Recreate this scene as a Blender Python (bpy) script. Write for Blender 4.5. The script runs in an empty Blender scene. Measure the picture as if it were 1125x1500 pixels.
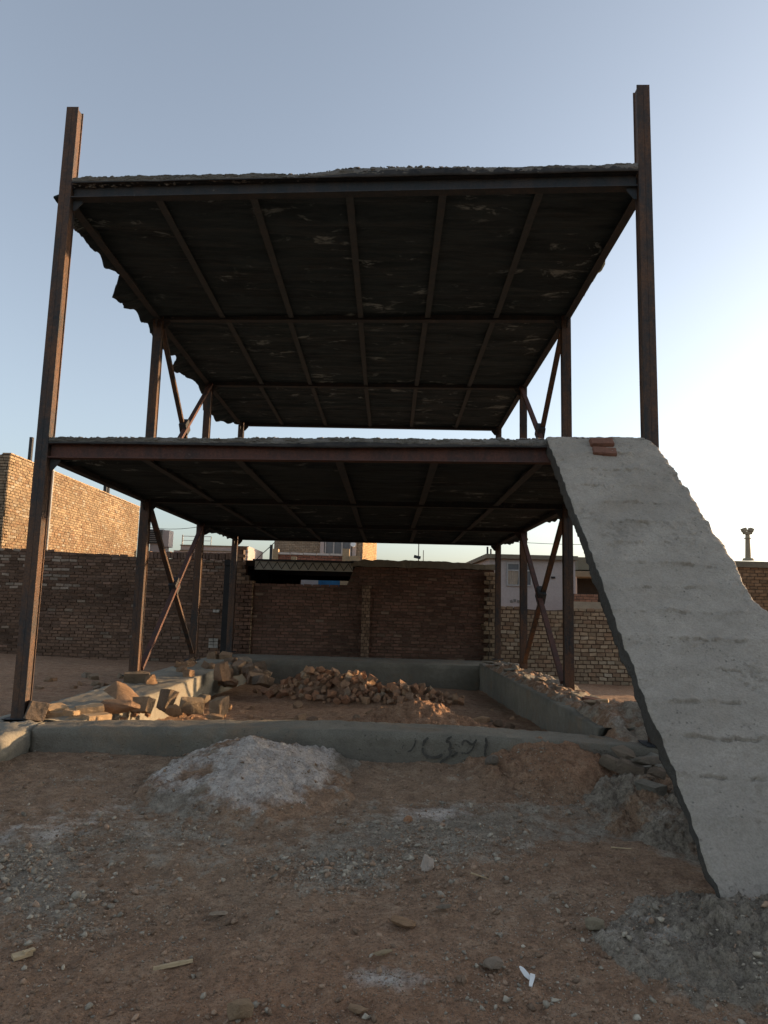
import bpy, bmesh, math, random
import numpy as np
from mathutils import Vector, Matrix, Euler

R = math.radians
rnd = random.Random(7)
nrng = np.random.default_rng(11)
scn = bpy.context.scene
COL = scn.collection
ZC = 1.4                                    # eye height: everything is built eye-relative and lifted at the end

# ------------------------------------------------------------------ camera model (phone, slightly pitched and rolled)
FPX, PITCH, ROLL = 997.818, R(7.3057), R(1.46667)
def ray(px, py):
    X, Y = px - 562.5, py - 750
    c, s = math.cos(-ROLL), math.sin(-ROLL)
    X, Y = c*X - s*Y, s*X + c*Y
    c, s = math.cos(PITCH), math.sin(PITCH)
    a, b, d = X/FPX, 1.0, -Y/FPX
    return Vector((a, b*c - d*s, b*s + d*c))
def atY(px, py, Y): r = ray(px, py); return r*(Y/r.y)
def atZ(px, py, Z): r = ray(px, py); return r*(Z/r.z)
def atX(px, py, X): r = ray(px, py); return r*(X/r.x)

# ------------------------------------------------------------------ noise
def _hash(ix, iy, seed):
    h = (ix.astype(np.int64)*374761393 + iy.astype(np.int64)*668265263 + seed*1442695041) & 0x7fffffff
    h = ((h ^ (h >> 13))*1274126177) & 0x7fffffff
    h = h ^ (h >> 16)
    return (h & 0xffff)/65535.0
def vnoise(x, y, seed=0):
    x = np.asarray(x, float); y = np.asarray(y, float)
    ix, iy = np.floor(x), np.floor(y); fx, fy = x-ix, y-iy
    ux, uy = fx*fx*fx*(fx*(fx*6-15)+10), fy*fy*fy*(fy*(fy*6-15)+10)
    a, b = _hash(ix, iy, seed), _hash(ix+1, iy, seed)
    c, d = _hash(ix, iy+1, seed), _hash(ix+1, iy+1, seed)
    return (a+(b-a)*ux)*(1-uy) + (c+(d-c)*ux)*uy
def fbm(x, y, seed=0, octv=5, gain=.5, lac=2.03):
    t, a, n = 0, 1.0, 0
    x = np.asarray(x, float); y = np.asarray(y, float)
    for k in range(octv):
        t = t + a*vnoise(x, y, seed+k*17); n += a
        a *= gain; x = x*lac + 3.1; y = y*lac + 1.7
    return t/n - .5
def sst(a, b, x):
    t = np.clip((x-a)/(b-a), 0, 1); return t*t*(3-2*t)

# ------------------------------------------------------------------ materials
class NT:
    def __init__(s, name):
        s.m = bpy.data.materials.new(name); s.m.use_nodes = True
        s.t = s.m.node_tree; s.b = s.t.nodes['Principled BSDF']
        s.b.inputs['Specular IOR Level'].default_value = .25
        s.co = s.t.nodes.new('ShaderNodeTexCoord').outputs['Object']
    def n(s, typ, **kw):
        nd = s.t.nodes.new('ShaderNode'+typ)
        for k, v in kw.items():
            if k in nd.inputs: nd.inputs[k].default_value = v
            else: setattr(nd, k, v)
        return nd
    def l(s, a, b): s.t.links.new(a, b)
    def scaled(s, vec, sc):
        m = s.n('Mapping'); m.inputs['Scale'].default_value = sc; s.l(vec, m.inputs['Vector']); return m.outputs['Vector']
    def noise(s, scale, detail=6, rough=.6, sc=None, vec=None, dist=0):
        nd = s.n('TexNoise', Scale=scale, Detail=detail, Roughness=rough, Distortion=dist)
        v = vec or s.co
        s.l(s.scaled(v, sc) if sc else v, nd.inputs['Vector']); return nd.outputs['Fac']
    def ramp(s, fac, stops, interp='LINEAR'):
        nd = s.n('ValToRGB'); cr = nd.color_ramp; cr.interpolation = interp
        while len(cr.elements) < len(stops): cr.elements.new(.5)
        for e, (p, c) in zip(cr.elements, stops):
            e.position = p; e.color = (c, c, c, 1) if isinstance(c, (int, float)) else (*c, 1)
        s.l(fac, nd.inputs['Fac']); return nd.outputs['Color']
    def mix(s, fac, a, b, mode='MIX'):
        nd = s.n('Mix', data_type='RGBA', blend_type=mode)
        for inp, v in ((nd.inputs[0], fac), (nd.inputs[6], a), (nd.inputs[7], b)):
            if isinstance(v, (int, float)): inp.default_value = v if inp.type == "VALUE" else (v, v, v, 1)
            elif isinstance(v, tuple): inp.default_value = (*v, 1)
            else: s.l(v, inp)
        return nd.outputs[2]
    def math(s, op, a, b=0.0):
        nd = s.n('Math', operation=op)
        for i, v in enumerate((a, b)):
            if isinstance(v, (int, float)): nd.inputs[i].default_value = v
            else: s.l(v, nd.inputs[i])
        return nd.outputs[0]
    def attr(s, name): return s.n('Attribute', attribute_name=name)
    def bump(s, h, dist=.01, strength=1.0, prev=None):
        nd = s.n('Bump', Distance=dist, Strength=strength); s.l(h, nd.inputs['Height'])
        if prev: s.l(prev, nd.inputs['Normal'])
        return nd.outputs['Normal']
    def done(s, color=None, rough=.9, normal=None):
        if color is not None:
            if isinstance(color, tuple): s.b.inputs['Base Color'].default_value = (*color, 1)
            else: s.l(color, s.b.inputs['Base Color'])
        if isinstance(rough, (int, float)): s.b.inputs['Roughness'].default_value = rough
        else: s.l(rough, s.b.inputs['Roughness'])
        if normal: s.l(normal, s.b.inputs['Normal'])
        return s.m

def m_steel(name, dark, rust, amt):
    t = NT(name)
    a = t.noise(2.2, 8, .65, sc=(3, 3, .8)); b = t.noise(26, 5, .6)
    k = t.ramp(t.math('ADD', a, t.math('MULTIPLY', b, .35)), [(.62-amt, 0), (.86-amt, 1)])
    c = t.mix(k, dark, rust)
    c = t.mix(t.ramp(t.noise(60, 3), [(.35, 0), (.7, .55)]), c, tuple(v*.55 for v in dark))
    sp = t.ramp(t.noise(5, 6, .7), [(.66, 0), (.73, .5)])
    c = t.mix(sp, c, (.28, .25, .22))
    return t.done(c, .72, t.bump(t.noise(45, 4), .004, .6))
STEEL = m_steel('column_steel', (.040, .040, .040), (.13, .068, .038), .08)
STEEL_D = m_steel('beam_steel', (.033, .039, .043), (.06, .05, .046), .04)
STEEL_J = m_steel('joist_steel', (.046, .055, .059), (.07, .065, .062), .03)
STEEL_R = m_steel('primer_steel', (.062, .042, .038), (.13, .058, .042), .12)

def m_conc(name, base, var, pit=.5, warm=(.2, .13, .08), wamt=.35, bumpd=.006):
    t = NT(name)
    a = t.noise(1.3, 8, .65); b = t.noise(11, 6, .7); f = t.noise(95, 3, .6)
    c = t.mix(t.ramp(a, [(.3, 0), (.7, 1)]), tuple(v*(1-var) for v in base), tuple(min(1, v*(1+var)) for v in base))
    c = t.mix(t.ramp(b, [(.42, 0), (.72, .6)]), c, tuple(v*.72 for v in base))
    c = t.mix(t.math('MULTIPLY', t.ramp(t.noise(2.1, 7, .7), [(.52, 0), (.74, 1)]), wamt), c, warm)
    c = t.mix(t.ramp(f, [(.35, .4), (.6, 0)]), c, tuple(v*.5 for v in base))
    v = t.n('TexVoronoi', Scale=38.0); t.l(t.co, v.inputs['Vector'])
    pits = t.ramp(v.outputs['Distance'], [(0, 0), (.28, 1)])
    pm = t.ramp(t.noise(7, 5), [(.5, 0), (.62, 1)])
    c = t.mix(t.math('MULTIPLY', t.math('SUBTRACT', 1.0, pits), t.math('MULTIPLY', pm, pit)), c, tuple(v*.4 for v in base))
    n1 = t.bump(t.noise(14, 10, .7), bumpd*3, .7)
    n2 = t.bump(f, bumpd*.6, .7, n1)
    n3 = t.bump(t.mix(pm, 1.0, pits), bumpd, pit, n2)
    return t.done(c, .93, n3)
CONC_RAMP = m_conc('ramp_concrete', (.40, .345, .28), .2, .8, (.33, .265, .195), .45, .010)
CONC_FOOT = m_conc('footing_concrete', (.20, .178, .138), .32, .9, (.25, .17, .105), .95, .010)
CONC_WALL = m_conc('old_footing_concrete', (.26, .235, .185), .25, .6, (.22, .15, .09), .5)
CONC_SLAB = m_conc('slab_concrete', (.20, .18, .155), .25, .9, (.22, .18, .14), .4, .012)
CONC_EDGE = m_conc('broken_edge_concrete', (.155, .14, .115), .35, .9, (.17, .13, .09), .5, .012)
CONC_PALE = m_conc('pale_render', (.42, .36, .33), .08, .1, (.4, .33, .28), .2, .002)
COPING = m_conc('coping_mortar', (.20, .17, .12), .2, .4, (.22, .17, .1), .5)

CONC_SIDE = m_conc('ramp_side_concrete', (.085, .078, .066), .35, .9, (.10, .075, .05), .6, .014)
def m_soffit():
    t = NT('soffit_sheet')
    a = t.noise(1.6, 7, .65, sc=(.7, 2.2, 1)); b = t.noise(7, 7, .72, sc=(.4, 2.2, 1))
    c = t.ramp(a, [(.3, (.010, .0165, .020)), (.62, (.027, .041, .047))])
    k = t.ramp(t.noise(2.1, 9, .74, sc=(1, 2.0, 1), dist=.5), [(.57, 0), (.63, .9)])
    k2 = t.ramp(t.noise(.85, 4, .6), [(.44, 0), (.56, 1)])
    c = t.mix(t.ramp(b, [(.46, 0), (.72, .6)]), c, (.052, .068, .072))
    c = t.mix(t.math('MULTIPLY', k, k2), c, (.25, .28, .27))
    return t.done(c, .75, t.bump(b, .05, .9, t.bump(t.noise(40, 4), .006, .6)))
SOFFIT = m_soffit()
def m_sheet():
    t = NT('black_sheet')
    c = t.ramp(t.noise(6, 6, .7), [(.35, (.018, .017, .016)), (.7, (.06, .052, .045))])
    return t.done(c, .7, t.bump(t.noise(12, 6), .02, .6))
SHEET = m_sheet()

def m_brick():
    t = NT('fired_brick')
    at = t.attr('tint').outputs['Color']
    g = t.ramp(t.noise(9, 6, .7), [(.25, .62), (.75, 1.25)])
    c = t.mix(1.0, at, g, 'MULTIPLY')
    c = t.mix(t.ramp(t.noise(1.1, 5), [(.5, 0), (.8, .35)]), c, (.11, .08, .06))
    return t.done(c, .92, t.bump(t.noise(40, 5, .7), .012, .8))
BRICK = m_brick()
def m_mortar(name, c0):
    t = NT(name)
    c = t.ramp(t.noise(12, 6, .7), [(.3, tuple(v*.6 for v in c0)), (.75, c0)])
    return t.done(c, .95, t.bump(t.noise(40, 4), .01, .6))
MORTAR = m_mortar('mud_mortar', (.13, .09, .062))
MORTAR_D = m_mortar('dark_mortar', (.135, .088, .06))

def m_stone():
    t = NT('rubble_stone')
    ob = t.n('ObjectInfo')
    base = t.ramp(ob.outputs['Random'], [(0, (.40, .26, .17)), (.3, (.46, .33, .225)), (.55, (.34, .235, .165)), (.8, (.40, .33, .25)), (1, (.30, .255, .21))])
    tint = t.mix(1.0, base, ob.outputs['Color'], 'MULTIPLY')
    g = t.ramp(t.noise(1.7, 8, .7), [(.25, .6), (.75, 1.2)])
    c = t.mix(1.0, tint, g, 'MULTIPLY')
    c = t.mix(t.ramp(t.noise(3.4, 6, .7), [(.55, 0), (.75, .5)]), c, (.20, .12, .075))
    return t.done(c, .94, t.bump(t.noise(3.2, 9, .78), .16, .8))
STONE = m_stone()

def m_soil():
    t = NT('soil')
    at = t.attr('soil'); sep = t.n('SeparateColor'); t.l(at.outputs['Color'], sep.inputs['Color'])
    grey, red, lime = sep.outputs[0], sep.outputs[1], sep.outputs[2]
    n1 = t.noise(1.4, 9, .68); n2 = t.noise(9, 8, .7); n3 = t.noise(55, 6, .72); n4 = t.noise(170, 3, .6)
    brown = t.ramp(n2, [(.28, (.19, .121, .076)), (.5, (.33, .216, .135)), (.72, (.47, .335, .22))])
    redc = t.ramp(n2, [(.28, (.22, .115, .064)), (.5, (.37, .205, .116)), (.72, (.48, .30, .185))])
    greyc = t.ramp(n2, [(.28, (.155, .127, .094)), (.5, (.30, .252, .19)), (.72, (.46, .40, .315))])
    c = t.mix(red, brown, redc)
    gm = t.ramp(t.math('ADD', grey, t.math('ADD', t.math('MULTIPLY', t.math('SUBTRACT', n2, .5), 1.1), t.math('MULTIPLY', t.math('SUBTRACT', n1, .5), 1.0))), [(.40, 0), (.62, .9)])
    c = t.mix(gm, c, greyc)
    lm = t.ramp(t.math('ADD', lime, t.math('MULTIPLY', t.math('SUBTRACT', n2, .5), 1.2)), [(.35, 0), (.75, 1)])
    c = t.mix(lm, c, t.ramp(n2, [(.3, (.37, .305, .25)), (.6, (.64, .555, .475))]))
    c = t.mix(t.ramp(n3, [(.32, .75), (.5, 0)]), c, t.mix(1.0, c, (.38, .35, .33), 'MULTIPLY'))
    c = t.mix(t.ramp(n3, [(.55, 0), (.7, .5)]), c, t.mix(1.0, c, (1.7, 1.65, 1.6), 'MULTIPLY'))
    c = t.mix(t.ramp(n4, [(.57, 0), (.68, .55)]), c, (.33, .285, .23))
    c = t.mix(t.ramp(n4, [(.32, .6), (.43, 0)]), c, (.05, .04, .033))
    c = t.mix(t.ramp(n1, [(.3, .35), (.55, 0)]), c, t.mix(1.0, c, (.6, .6, .6), 'MULTIPLY'))
    v = t.n('TexVoronoi', Scale=55.0); t.l(t.co, v.inputs['Vector'])
    b = t.bump(n2, .05, .8); b = t.bump(n3, .014, .9, b); b = t.bump(t.ramp(v.outputs['Distance'], [(0, 1), (.5, 0)]), .007, .6, b)
    b = t.bump(n4, .003, .7, b)
    return t.done(c, .96, b)
SOIL = m_soil()
def m_pebble():
    t = NT('pebble')
    at = t.attr('tint').outputs['Color']
    c = t.mix(1.0, at, t.ramp(t.noise(60, 4), [(.3, .65), (.7, 1.2)]), 'MULTIPLY')
    return t.done(c, .93, t.bump(t.noise(120, 3), .004, .6))
PEBBLE = m_pebble()
def m_lime():
    t = NT('lime_powder')
    n1 = t.noise(1.9, 8, .7); n2 = t.noise(10, 8, .72); n3 = t.noise(60, 5, .65)
    c = t.ramp(n2, [(.3, (.17, .145, .12)), (.5, (.33, .292, .252)), (.7, (.44, .40, .355))])
    c = t.mix(t.ramp(n1, [(.50, 0), (.60, .9)]), c, t.ramp(n2, [(.3, (.085, .072, .058)), (.7, (.19, .16, .13))]))
    c = t.mix(t.ramp(n3, [(.3, .6), (.5, 0)]), c, (.19, .175, .165))
    b = t.bump(n2, .06, .9); b = t.bump(n3, .016, .9, b)
    return t.done(c, .96, b)
LIME = m_lime()
def m_flat(name, c0, var=.2, sc=6, rough=.85, bd=.004, stretch=None):
    t = NT(name)
    c = t.ramp(t.noise(sc, 6, .7, sc=stretch), [(.3, tuple(v*(1-var) for v in c0)), (.72, tuple(v*(1+var) for v in c0))])
    return t.done(c, rough, t.bump(t.noise(sc*5, 4, .6, sc=stretch), bd, .6))
WOOD = m_flat('weathered_wood', (.46, .34, .20), .3, 14, .85, .002, (1, 1, 1))
PAPER = m_flat('white_scrap', (.72, .70, .66), .08, 12, .7)
GRAFF = m_flat('spray_paint', (.075, .068, .056), .55, 30, .8, .001)
DARKHOLE = m_flat('dark_interior', (.03, .027, .025), .2)
GLASS = m_flat('window_glass', (.09, .09, .10), .15, 2, .15, 0)
GLASS.node_tree.nodes['Principled BSDF'].inputs['Specular IOR Level'].default_value = .5
FRAME = m_flat('window_frame_paint', (.32, .30, .28), .15)
BLUE = m_flat('blue_paint', (.05, .17, .30), .2)
GALV = m_flat('galvanised_sheet', (.33, .32, .30), .2, 3, .6)
POLE = m_flat('pole_paint', (.30, .25, .17), .15)
WIRE = m_flat('wire_black', (.05, .05, .05), .1)
REDB = m_flat('red_brick', (.20, .095, .062), .3, 18, .92, .006)
BUFFB = m_flat('buff_brick', (.36, .25, .145), .25, 18, .92, .006)
LATTICE = m_flat('lintel_render', (.40, .38, .32), .15)

# ------------------------------------------------------------------ mesh helpers
class MB:
    def __init__(s): s.v = []; s.f = []; s.mi = []; s.tint = []; s.hast = False
    def face(s, idx, mi=0, tint=(1, 1, 1)): s.f.append(idx); s.mi.append(mi); s.tint.append(tint)
    def add(s, vs, fs, mi=0, tint=(1, 1, 1)):
        o = len(s.v); s.v += [tuple(p) for p in vs]
        for f in fs: s.face([o+i for i in f], mi, tint)
        return s
    def box(s, c, d, rot=None, mi=0, tint=(1, 1, 1)):
        hx, hy, hz = d[0]/2, d[1]/2, d[2]/2
        vs = [Vector((x, y, z)) for x in (-hx, hx) for y in (-hy, hy) for z in (-hz, hz)]
        if rot is not None:
            m = rot if isinstance(rot, Matrix) else Euler(rot).to_matrix()
            vs = [m @ v for v in vs]
        c = Vector(c)
        return s.add([v+c for v in vs], [(0, 1, 3, 2), (4, 6, 7, 5), (0, 4, 5, 1), (2, 3, 7, 6), (0, 2, 6, 4), (1, 5, 7, 3)], mi, tint)
    def box2(s, a, b, mi=0, tint=(1, 1, 1)):
        a, b = Vector(a), Vector(b); return s.box((a+b)/2, b-a, None, mi, tint)
    def extrude(s, poly, A, B, up=(0, 0, 1), mi=0):
        A, B, up = Vector(A), Vector(B), Vector(up)
        d = (B-A).normalized(); r = d.cross(up).normalized(); u = r.cross(d).normalized()
        n = len(poly)
        vs = [A + r*p[0] + u*p[1] for p in poly] + [B + r*p[0] + u*p[1] for p in poly]
        fs = [(i, (i+1) % n, n+(i+1) % n, n+i) for i in range(n)] + [tuple(range(n))[::-1], tuple(range(n, 2*n))]
        return s.add(vs, fs, mi)
    def tube(s, A, B, r0, r1=None, n=10, mi=0):
        r1 = r0 if r1 is None else r1
        A, B = Vector(A), Vector(B); d = (B-A).normalized()
        q = Vector((0, 0, 1)) if abs(d.z) < .9 else Vector((1, 0, 0))
        a = d.cross(q).normalized(); b = d.cross(a)
        vs = []
        for P, r in ((A, r0), (B, r1)):
            for k in range(n):
                t = 2*math.pi*k/n; vs.append(P + (a*math.cos(t)+b*math.sin(t))*r)
        return s.add(vs, [(i, (i+1) % n, n+(i+1) % n, n+i) for i in range(n)] + [tuple(range(n))[::-1], tuple(range(n, 2*n))], mi)
    def grid(s, P, nu, nv, mi=0, closed_u=False):
        o = len(s.v); s.v += [tuple(p) for p in P]
        for j in range(nv-1):
            for i in range(nu if closed_u else nu-1):
                i2 = (i+1) % nu
                s.face([o+j*nu+i, o+j*nu+i2, o+(j+1)*nu+i2, o+(j+1)*nu+i], mi)
        return s
    def build(s, name, mats, parent=None, smooth=False, tint=False, fix=False):
        me = bpy.data.meshes.new(name)
        org = Vector(parent.get('_org', (0, 0, 0))) if parent is not None else Vector((0, 0, 0))
        me.from_pydata([(x-org[0], y-org[1], z-org[2]) for x, y, z in s.v], [], s.f)
        mats = mats if isinstance(mats, (list, tuple)) else [mats]
        for m in mats: me.materials.append(m)
        if any(s.mi): me.polygons.foreach_set('material_index', s.mi)
        if tint:
            at = me.color_attributes.new('tint', 'FLOAT_COLOR', 'CORNER')
            arr = np.array([(*s.tint[k], 1.0) for k, f in enumerate(s.f) for _ in f], dtype=np.float32)
            at.data.foreach_set('color', arr.ravel())
        if fix:
            bm = bmesh.new(); bm.from_mesh(me); bmesh.ops.recalc_face_normals(bm, faces=bm.faces); bm.to_mesh(me); bm.free()
        if smooth: me.polygons.foreach_set('use_smooth', [True]*len(me.polygons))
        me.update()
        o = bpy.data.objects.new(name, me); COL.objects.link(o)
        if parent is not None:
            o.parent = parent; o['_org'] = tuple(org)
        return o

def tag(o, label=None, cat=None, group=None, kind=None):
    if label: o['label'] = label
    if cat: o['category'] = cat
    if group: o['group'] = group
    if kind: o['kind'] = kind
    return o
def thing(name, loc, label, cat, group=None):
    o = bpy.data.objects.new(name, None); COL.objects.link(o)
    o.location = loc; o['_org'] = tuple(loc); o.empty_display_size = .2
    return tag(o, label, cat, group)
def centre(o, base=True):
    """move a one-mesh thing's origin to the middle of its foot"""
    me = o.data; n = len(me.vertices); a = np.empty(n*3); me.vertices.foreach_get('co', a); a = a.reshape(-1, 3)
    c = np.array([(a[:, 0].min()+a[:, 0].max())/2, (a[:, 1].min()+a[:, 1].max())/2, a[:, 2].min()])
    a -= c; me.vertices.foreach_set('co', a.ravel()); o.location = c; me.update(); return o
def np_mesh(name, V, F, mats, smooth=True):
    me = bpy.data.meshes.new(name)
    V = np.asarray(V, np.float32); F = np.asarray(F, np.int32); k = F.shape[1]
    me.vertices.add(len(V)); me.vertices.foreach_set('co', V.ravel())
    me.loops.add(F.size); me.loops.foreach_set('vertex_index', F.ravel())
    me.polygons.add(len(F)); me.polygons.foreach_set('loop_start', np.arange(0, F.size, k, dtype=np.int32))
    me.polygons.foreach_set('loop_total', np.full(len(F), k, np.int32))
    for m in (mats if isinstance(mats, (list, tuple)) else [mats]): me.materials.append(m)
    if smooth: me.polygons.foreach_set('use_smooth', np.ones(len(F), bool))
    me.update(calc_edges=True); me.validate()
    o = bpy.data.objects.new(name, me); COL.objects.link(o); return o
def grid_faces(nx, ny):
    i, j = np.meshgrid(np.arange(nx-1), np.arange(ny-1)); a = (j*nx+i).ravel()
    return np.c_[a, a+1, a+nx+1, a+nx]

def isec(h, b, tw=.007, tf=.010):           # I profile, hanging from y=0 (top) down to -h
    return [(-b/2, 0), (-b/2, -tf), (-tw/2, -tf), (-tw/2, -h+tf), (-b/2, -h+tf), (-b/2, -h), (b/2, -h), (b/2, -h+tf), (tw/2, -h+tf), (tw/2, -tf), (b/2, -tf), (b/2, 0)]
def rect(w, h): return [(-w/2, -h/2), (-w/2, h/2), (w/2, h/2), (w/2, -h/2)]

# ------------------------------------------------------------------ terrain
H1, H2 = 1.250, 3.887                       # undersides of the two floors' beams
COLS = {'FL': (-3.254, 6.385, -1.16), 'FR': (2.358, 5.95, -1.16), 'L2': (-3.305, 9.384, -1.10), 'R2': (2.451, 9.033, -1.12),
        'L3': (-3.342, 12.391, -1.16), 'R3': (2.501, 12.119, -1.2), 'LB': (-3.34, 15.35, -1.24), 'RB': (2.568, 15.18, -1.24)}
def top_foot(Y): return -1.09 - .0155*(Y-6.2)     # top of the footing ring, falling gently to the back
def g2(x, y, cx, cy, sx, sy, h): return h*np.exp(-((x-cx)/sx)**2-((y-cy)/sy)**2)
def pile(x, y):
    return np.maximum.reduce([g2(x, y, -.95, 11.35, .62, .55, .50), g2(x, y, -.42, 11.15, .5, .5, .50), g2(x, y, -1.25, 11.0, .4, .4, .16), g2(x, y, .45, 10.9, .75, .5, .24)])
def ground_z(x, y, fine=True):
    x = np.asarray(x, float); y = np.asarray(y, float)
    t = np.clip((y-6)/10, 0, 1)
    zf = -1.53 + np.clip((x+6)/9.8, -.5, 1.3)*(-.27)
    z = -1.385 + t*(zf+1.385)
    ins = sst(-2.9, -2.66, x)*(1-sst(1.97, 2.2, x))*sst(6.1, 6.25, y)*(1-sst(14.2, 14.5, y))
    zi = -1.40 - .046*(y-6.3) + .05*fbm(x*1.1, y*1.1, 5, 4)
    zi = zi + pile(x, y)*.82
    z = z*(1-ins) + zi*ins
    # yard in front: gentle swells, earth thrown against the footings, cement spoil at the ramp's foot
    z = z + g2(x, y, 1.75, 2.95, .75, .55, .06)
    z = z + g2(x, y, 1.4, 4.6, .5, .4, -.05) + g2(x, y, -2.6, 4.6, 1.0, .8, .05)
    z = z + .045*np.exp(-((y-5.88)/.38)**2)*(y < 6.1)*(np.abs(x+.4) < 2.6)
    z = z + .07*fbm(x*.55, y*.55, 3, 4)*sst(0, 2, y)
    if fine:
        m = np.exp(-np.maximum(y-9, 0)/6)
        z = z + m*(.06*fbm(x*2.6, y*2.6, 9, 5, .55) + .030*fbm(x*9, y*9, 21, 4, .62) + .016*fbm(x*24, y*24, 22, 3, .6) + .035*fbm(x*1.0+.5*y, y*4.2, 24, 4, .55))
        rough = grey_mask(x, y)
        z = z + m*rough*(.05*np.abs(fbm(x*6, y*6, 31, 4, .6))+.022*np.abs(fbm(x*17, y*17, 32, 3, .6)))
    return z
def grey_mask(x, y):
    m = g2(x, y, -1.6, 4.0, 1.5, .75, .9) + g2(x, y, .2, 4.6, .9, .7, .75) + g2(x, y, -1.7, 3.15, .8, .35, .6)
    m = m + g2(x, y, 1.75, 2.85, .75, .55, 1.3) + g2(x, y, 2.0, 4.6, .55, .9, 1.0) + g2(x, y, 1.9, 2.2, .4, .5, .7)
    m = m + g2(x, y, .9, 4.6, .6, .5, .5) + g2(x, y, -2.7, 5.3, .7, .6, .6) + g2(x, y, .05, 2.75, .25, .14, .7)
    m = m + g2(x, y, -.15, 3.7, .3, .4, .45)
    return np.clip(m*.68 + 1.0*fbm(x*1.5, y*1.9, 41, 6, .62) - .03, 0, 1)
def red_mask(x, y):
    m = g2(x, y, -.2, 2.45, 1.6, .8, .8) + g2(x, y, .75, 3.5, .9, .7, .3) + sst(6.1, 6.4, y)*.65 + g2(x, y, 1.4, 5.5, .5, .6, .8)
    return np.clip(m + .7*fbm(x*1.2, y*1.2, 51, 4), 0, 1)
def lime_mask(x, y):
    m = g2(x, y, .42, 4.75, .35, .22, .75) + g2(x, y, -1.75, 4.5, .5, .45, .35) + g2(x, y, .06, 2.72, .2, .09, .7) + g2(x, y, -.6, 4.1, .8, .25, .22) + g2(x, y, -2.2, 4.0, .7, .3, .42) + g2(x, y, -1.2, 3.55, .6, .12, .25) + g2(x, y, .9, 4.2, .5, .2, .25)
    return np.clip(m + .25*fbm(x*3, y*3, 61, 4)*(m > .05), 0, 1)

def build_ground():
    xs = np.concatenate([[-400, -150, -70, -40, -25, -18, -13, -10, -8], np.arange(-7, -3.6, .09), np.arange(-3.6, -2.2, .02), np.arange(-2.2, 2.6, .0125), np.arange(2.6, 3.6, .02), np.arange(3.6, 7, .09), [8, 10, 13, 18, 25, 40, 70, 150, 400]])
    ys = [-200, -60, -25, -10, -4, -1, 0, .6, 1.0, 1.3, 1.5]
    y = 1.6
    while y < 17: ys.append(y); y *= 1.0045
    ys = np.array(ys + [17.5, 18.5, 20, 23, 28, 36, 50, 80, 140, 260, 600])
    X, Y = np.meshgrid(xs, ys); x, y = X.ravel(), Y.ravel()
    z = ground_z(x, y)
    o = np_mesh('ground', np.c_[x, y, z], grid_faces(len(xs), len(ys)), SOIL)
    at = o.data.color_attributes.new('soil', 'FLOAT_COLOR', 'POINT')
    at.data.foreach_set('color', np.c_[grey_mask(x, y), red_mask(x, y), lime_mask(x, y), np.ones_like(x)].astype(np.float32).ravel())
    tag(o, 'red brown bare earth littered with grey grit, sloping back under the frame', None, None, 'structure')
    return o
build_ground()

def soil_attr(o, fn):
    me = o.data; n = len(me.vertices); a = np.empty(n*3); me.vertices.foreach_get('co', a); a = a.reshape(-1, 3)
    g, r, l = fn(a[:, 0], a[:, 1])
    at = me.color_attributes.new('soil', 'FLOAT_COLOR', 'POINT')
    at.data.foreach_set('color', np.c_[g+0*a[:, 0], r+0*a[:, 0], l+0*a[:, 0], np.ones(n)].astype(np.float32).ravel())

def heap(name, hfun, x0, x1, y0, y1, step, mat, label, cat, rough=.05, seed=71, fs=5, soil=None, base=None):
    xs = np.arange(x0, x1, step); ys = np.arange(y0, y1, step)
    X, Y = np.meshgrid(xs, ys); x, y = X.ravel(), Y.ravel()
    h = hfun(x, y)
    n = rough*fbm(x*fs, y*fs, seed, 5, .6) + rough*.45*np.abs(fbm(x*fs*4, y*fs*4, seed+3, 4, .6))*2
    z = (base(x, y) if base else ground_z(x, y)) + h - .035 + n*np.clip(h/.08, 0, 1)
    V = np.c_[x, y, z]
    # drop everything that lies under the ground's surface so that the foot of the heap has a ragged outline
    F = grid_faces(len(xs), len(ys)); keep = (h[F].max(1) > .012); F = F[keep]
    used = np.unique(F); mp = -np.ones(len(V), int); mp[used] = np.arange(len(used))
    o = np_mesh(name, V[used], mp[F], mat)
    if soil: soil_attr(o, soil)
    return centre(tag(o, label, cat))
def h_white(x, y):
    u = (x+.93)/.80; v = (y-5.40)/.98
    r = (np.abs(u)**2.3+np.abs(v)**2.3)**(1/2.3) + .48*fbm(x*1.5, y*1.5, 81, 5, .6) + .10*fbm(x*7, y*7, 84, 4, .6)
    return .31*np.clip(1-r, 0, 1)**.72
heap('lime_heap', h_white, -2.3, .4, 4.1, 5.93, .0125, SOIL, 'whitish grey heap of lime and cement dumped against the low front footing', 'heap', .075, 72, 4, lambda x, y: (np.clip(.5+2*fbm(x*3, y*3, 44), 0, 1), .3, np.clip(1.25*sst(.02, .17, h_white(x, y))*(.72+1.5*fbm(x*2.4, y*2.4, 45, 5, .65)), 0, 1)))
def h_red(x, y):
    u = (x-1.42)/.80; v = (y-5.72)/.72
    r = np.sqrt(u*u+v*v) + .55*fbm(x*1.8, y*1.8, 82, 5, .6) + .10*fbm(x*8, y*8, 84, 4, .6)
    return np.minimum(.30*np.clip(1-r, 0, 1)**1.1, .20+.06*fbm(x*3, y*3, 8))
heap('soil_mound', h_red, .4, 2.5, 4.8, 6.3, .014, SOIL, 'red earth mound spilling over the right end of the front footing', 'mound', .10, 73, 4, lambda x, y: (np.clip(fbm(x*3, y*3, 4)*1.2+.35-.5*sst(.0, .15, h_red(x, y)), 0, 1), .25+.7*sst(.02, .18, h_red(x, y)), 0))
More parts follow.
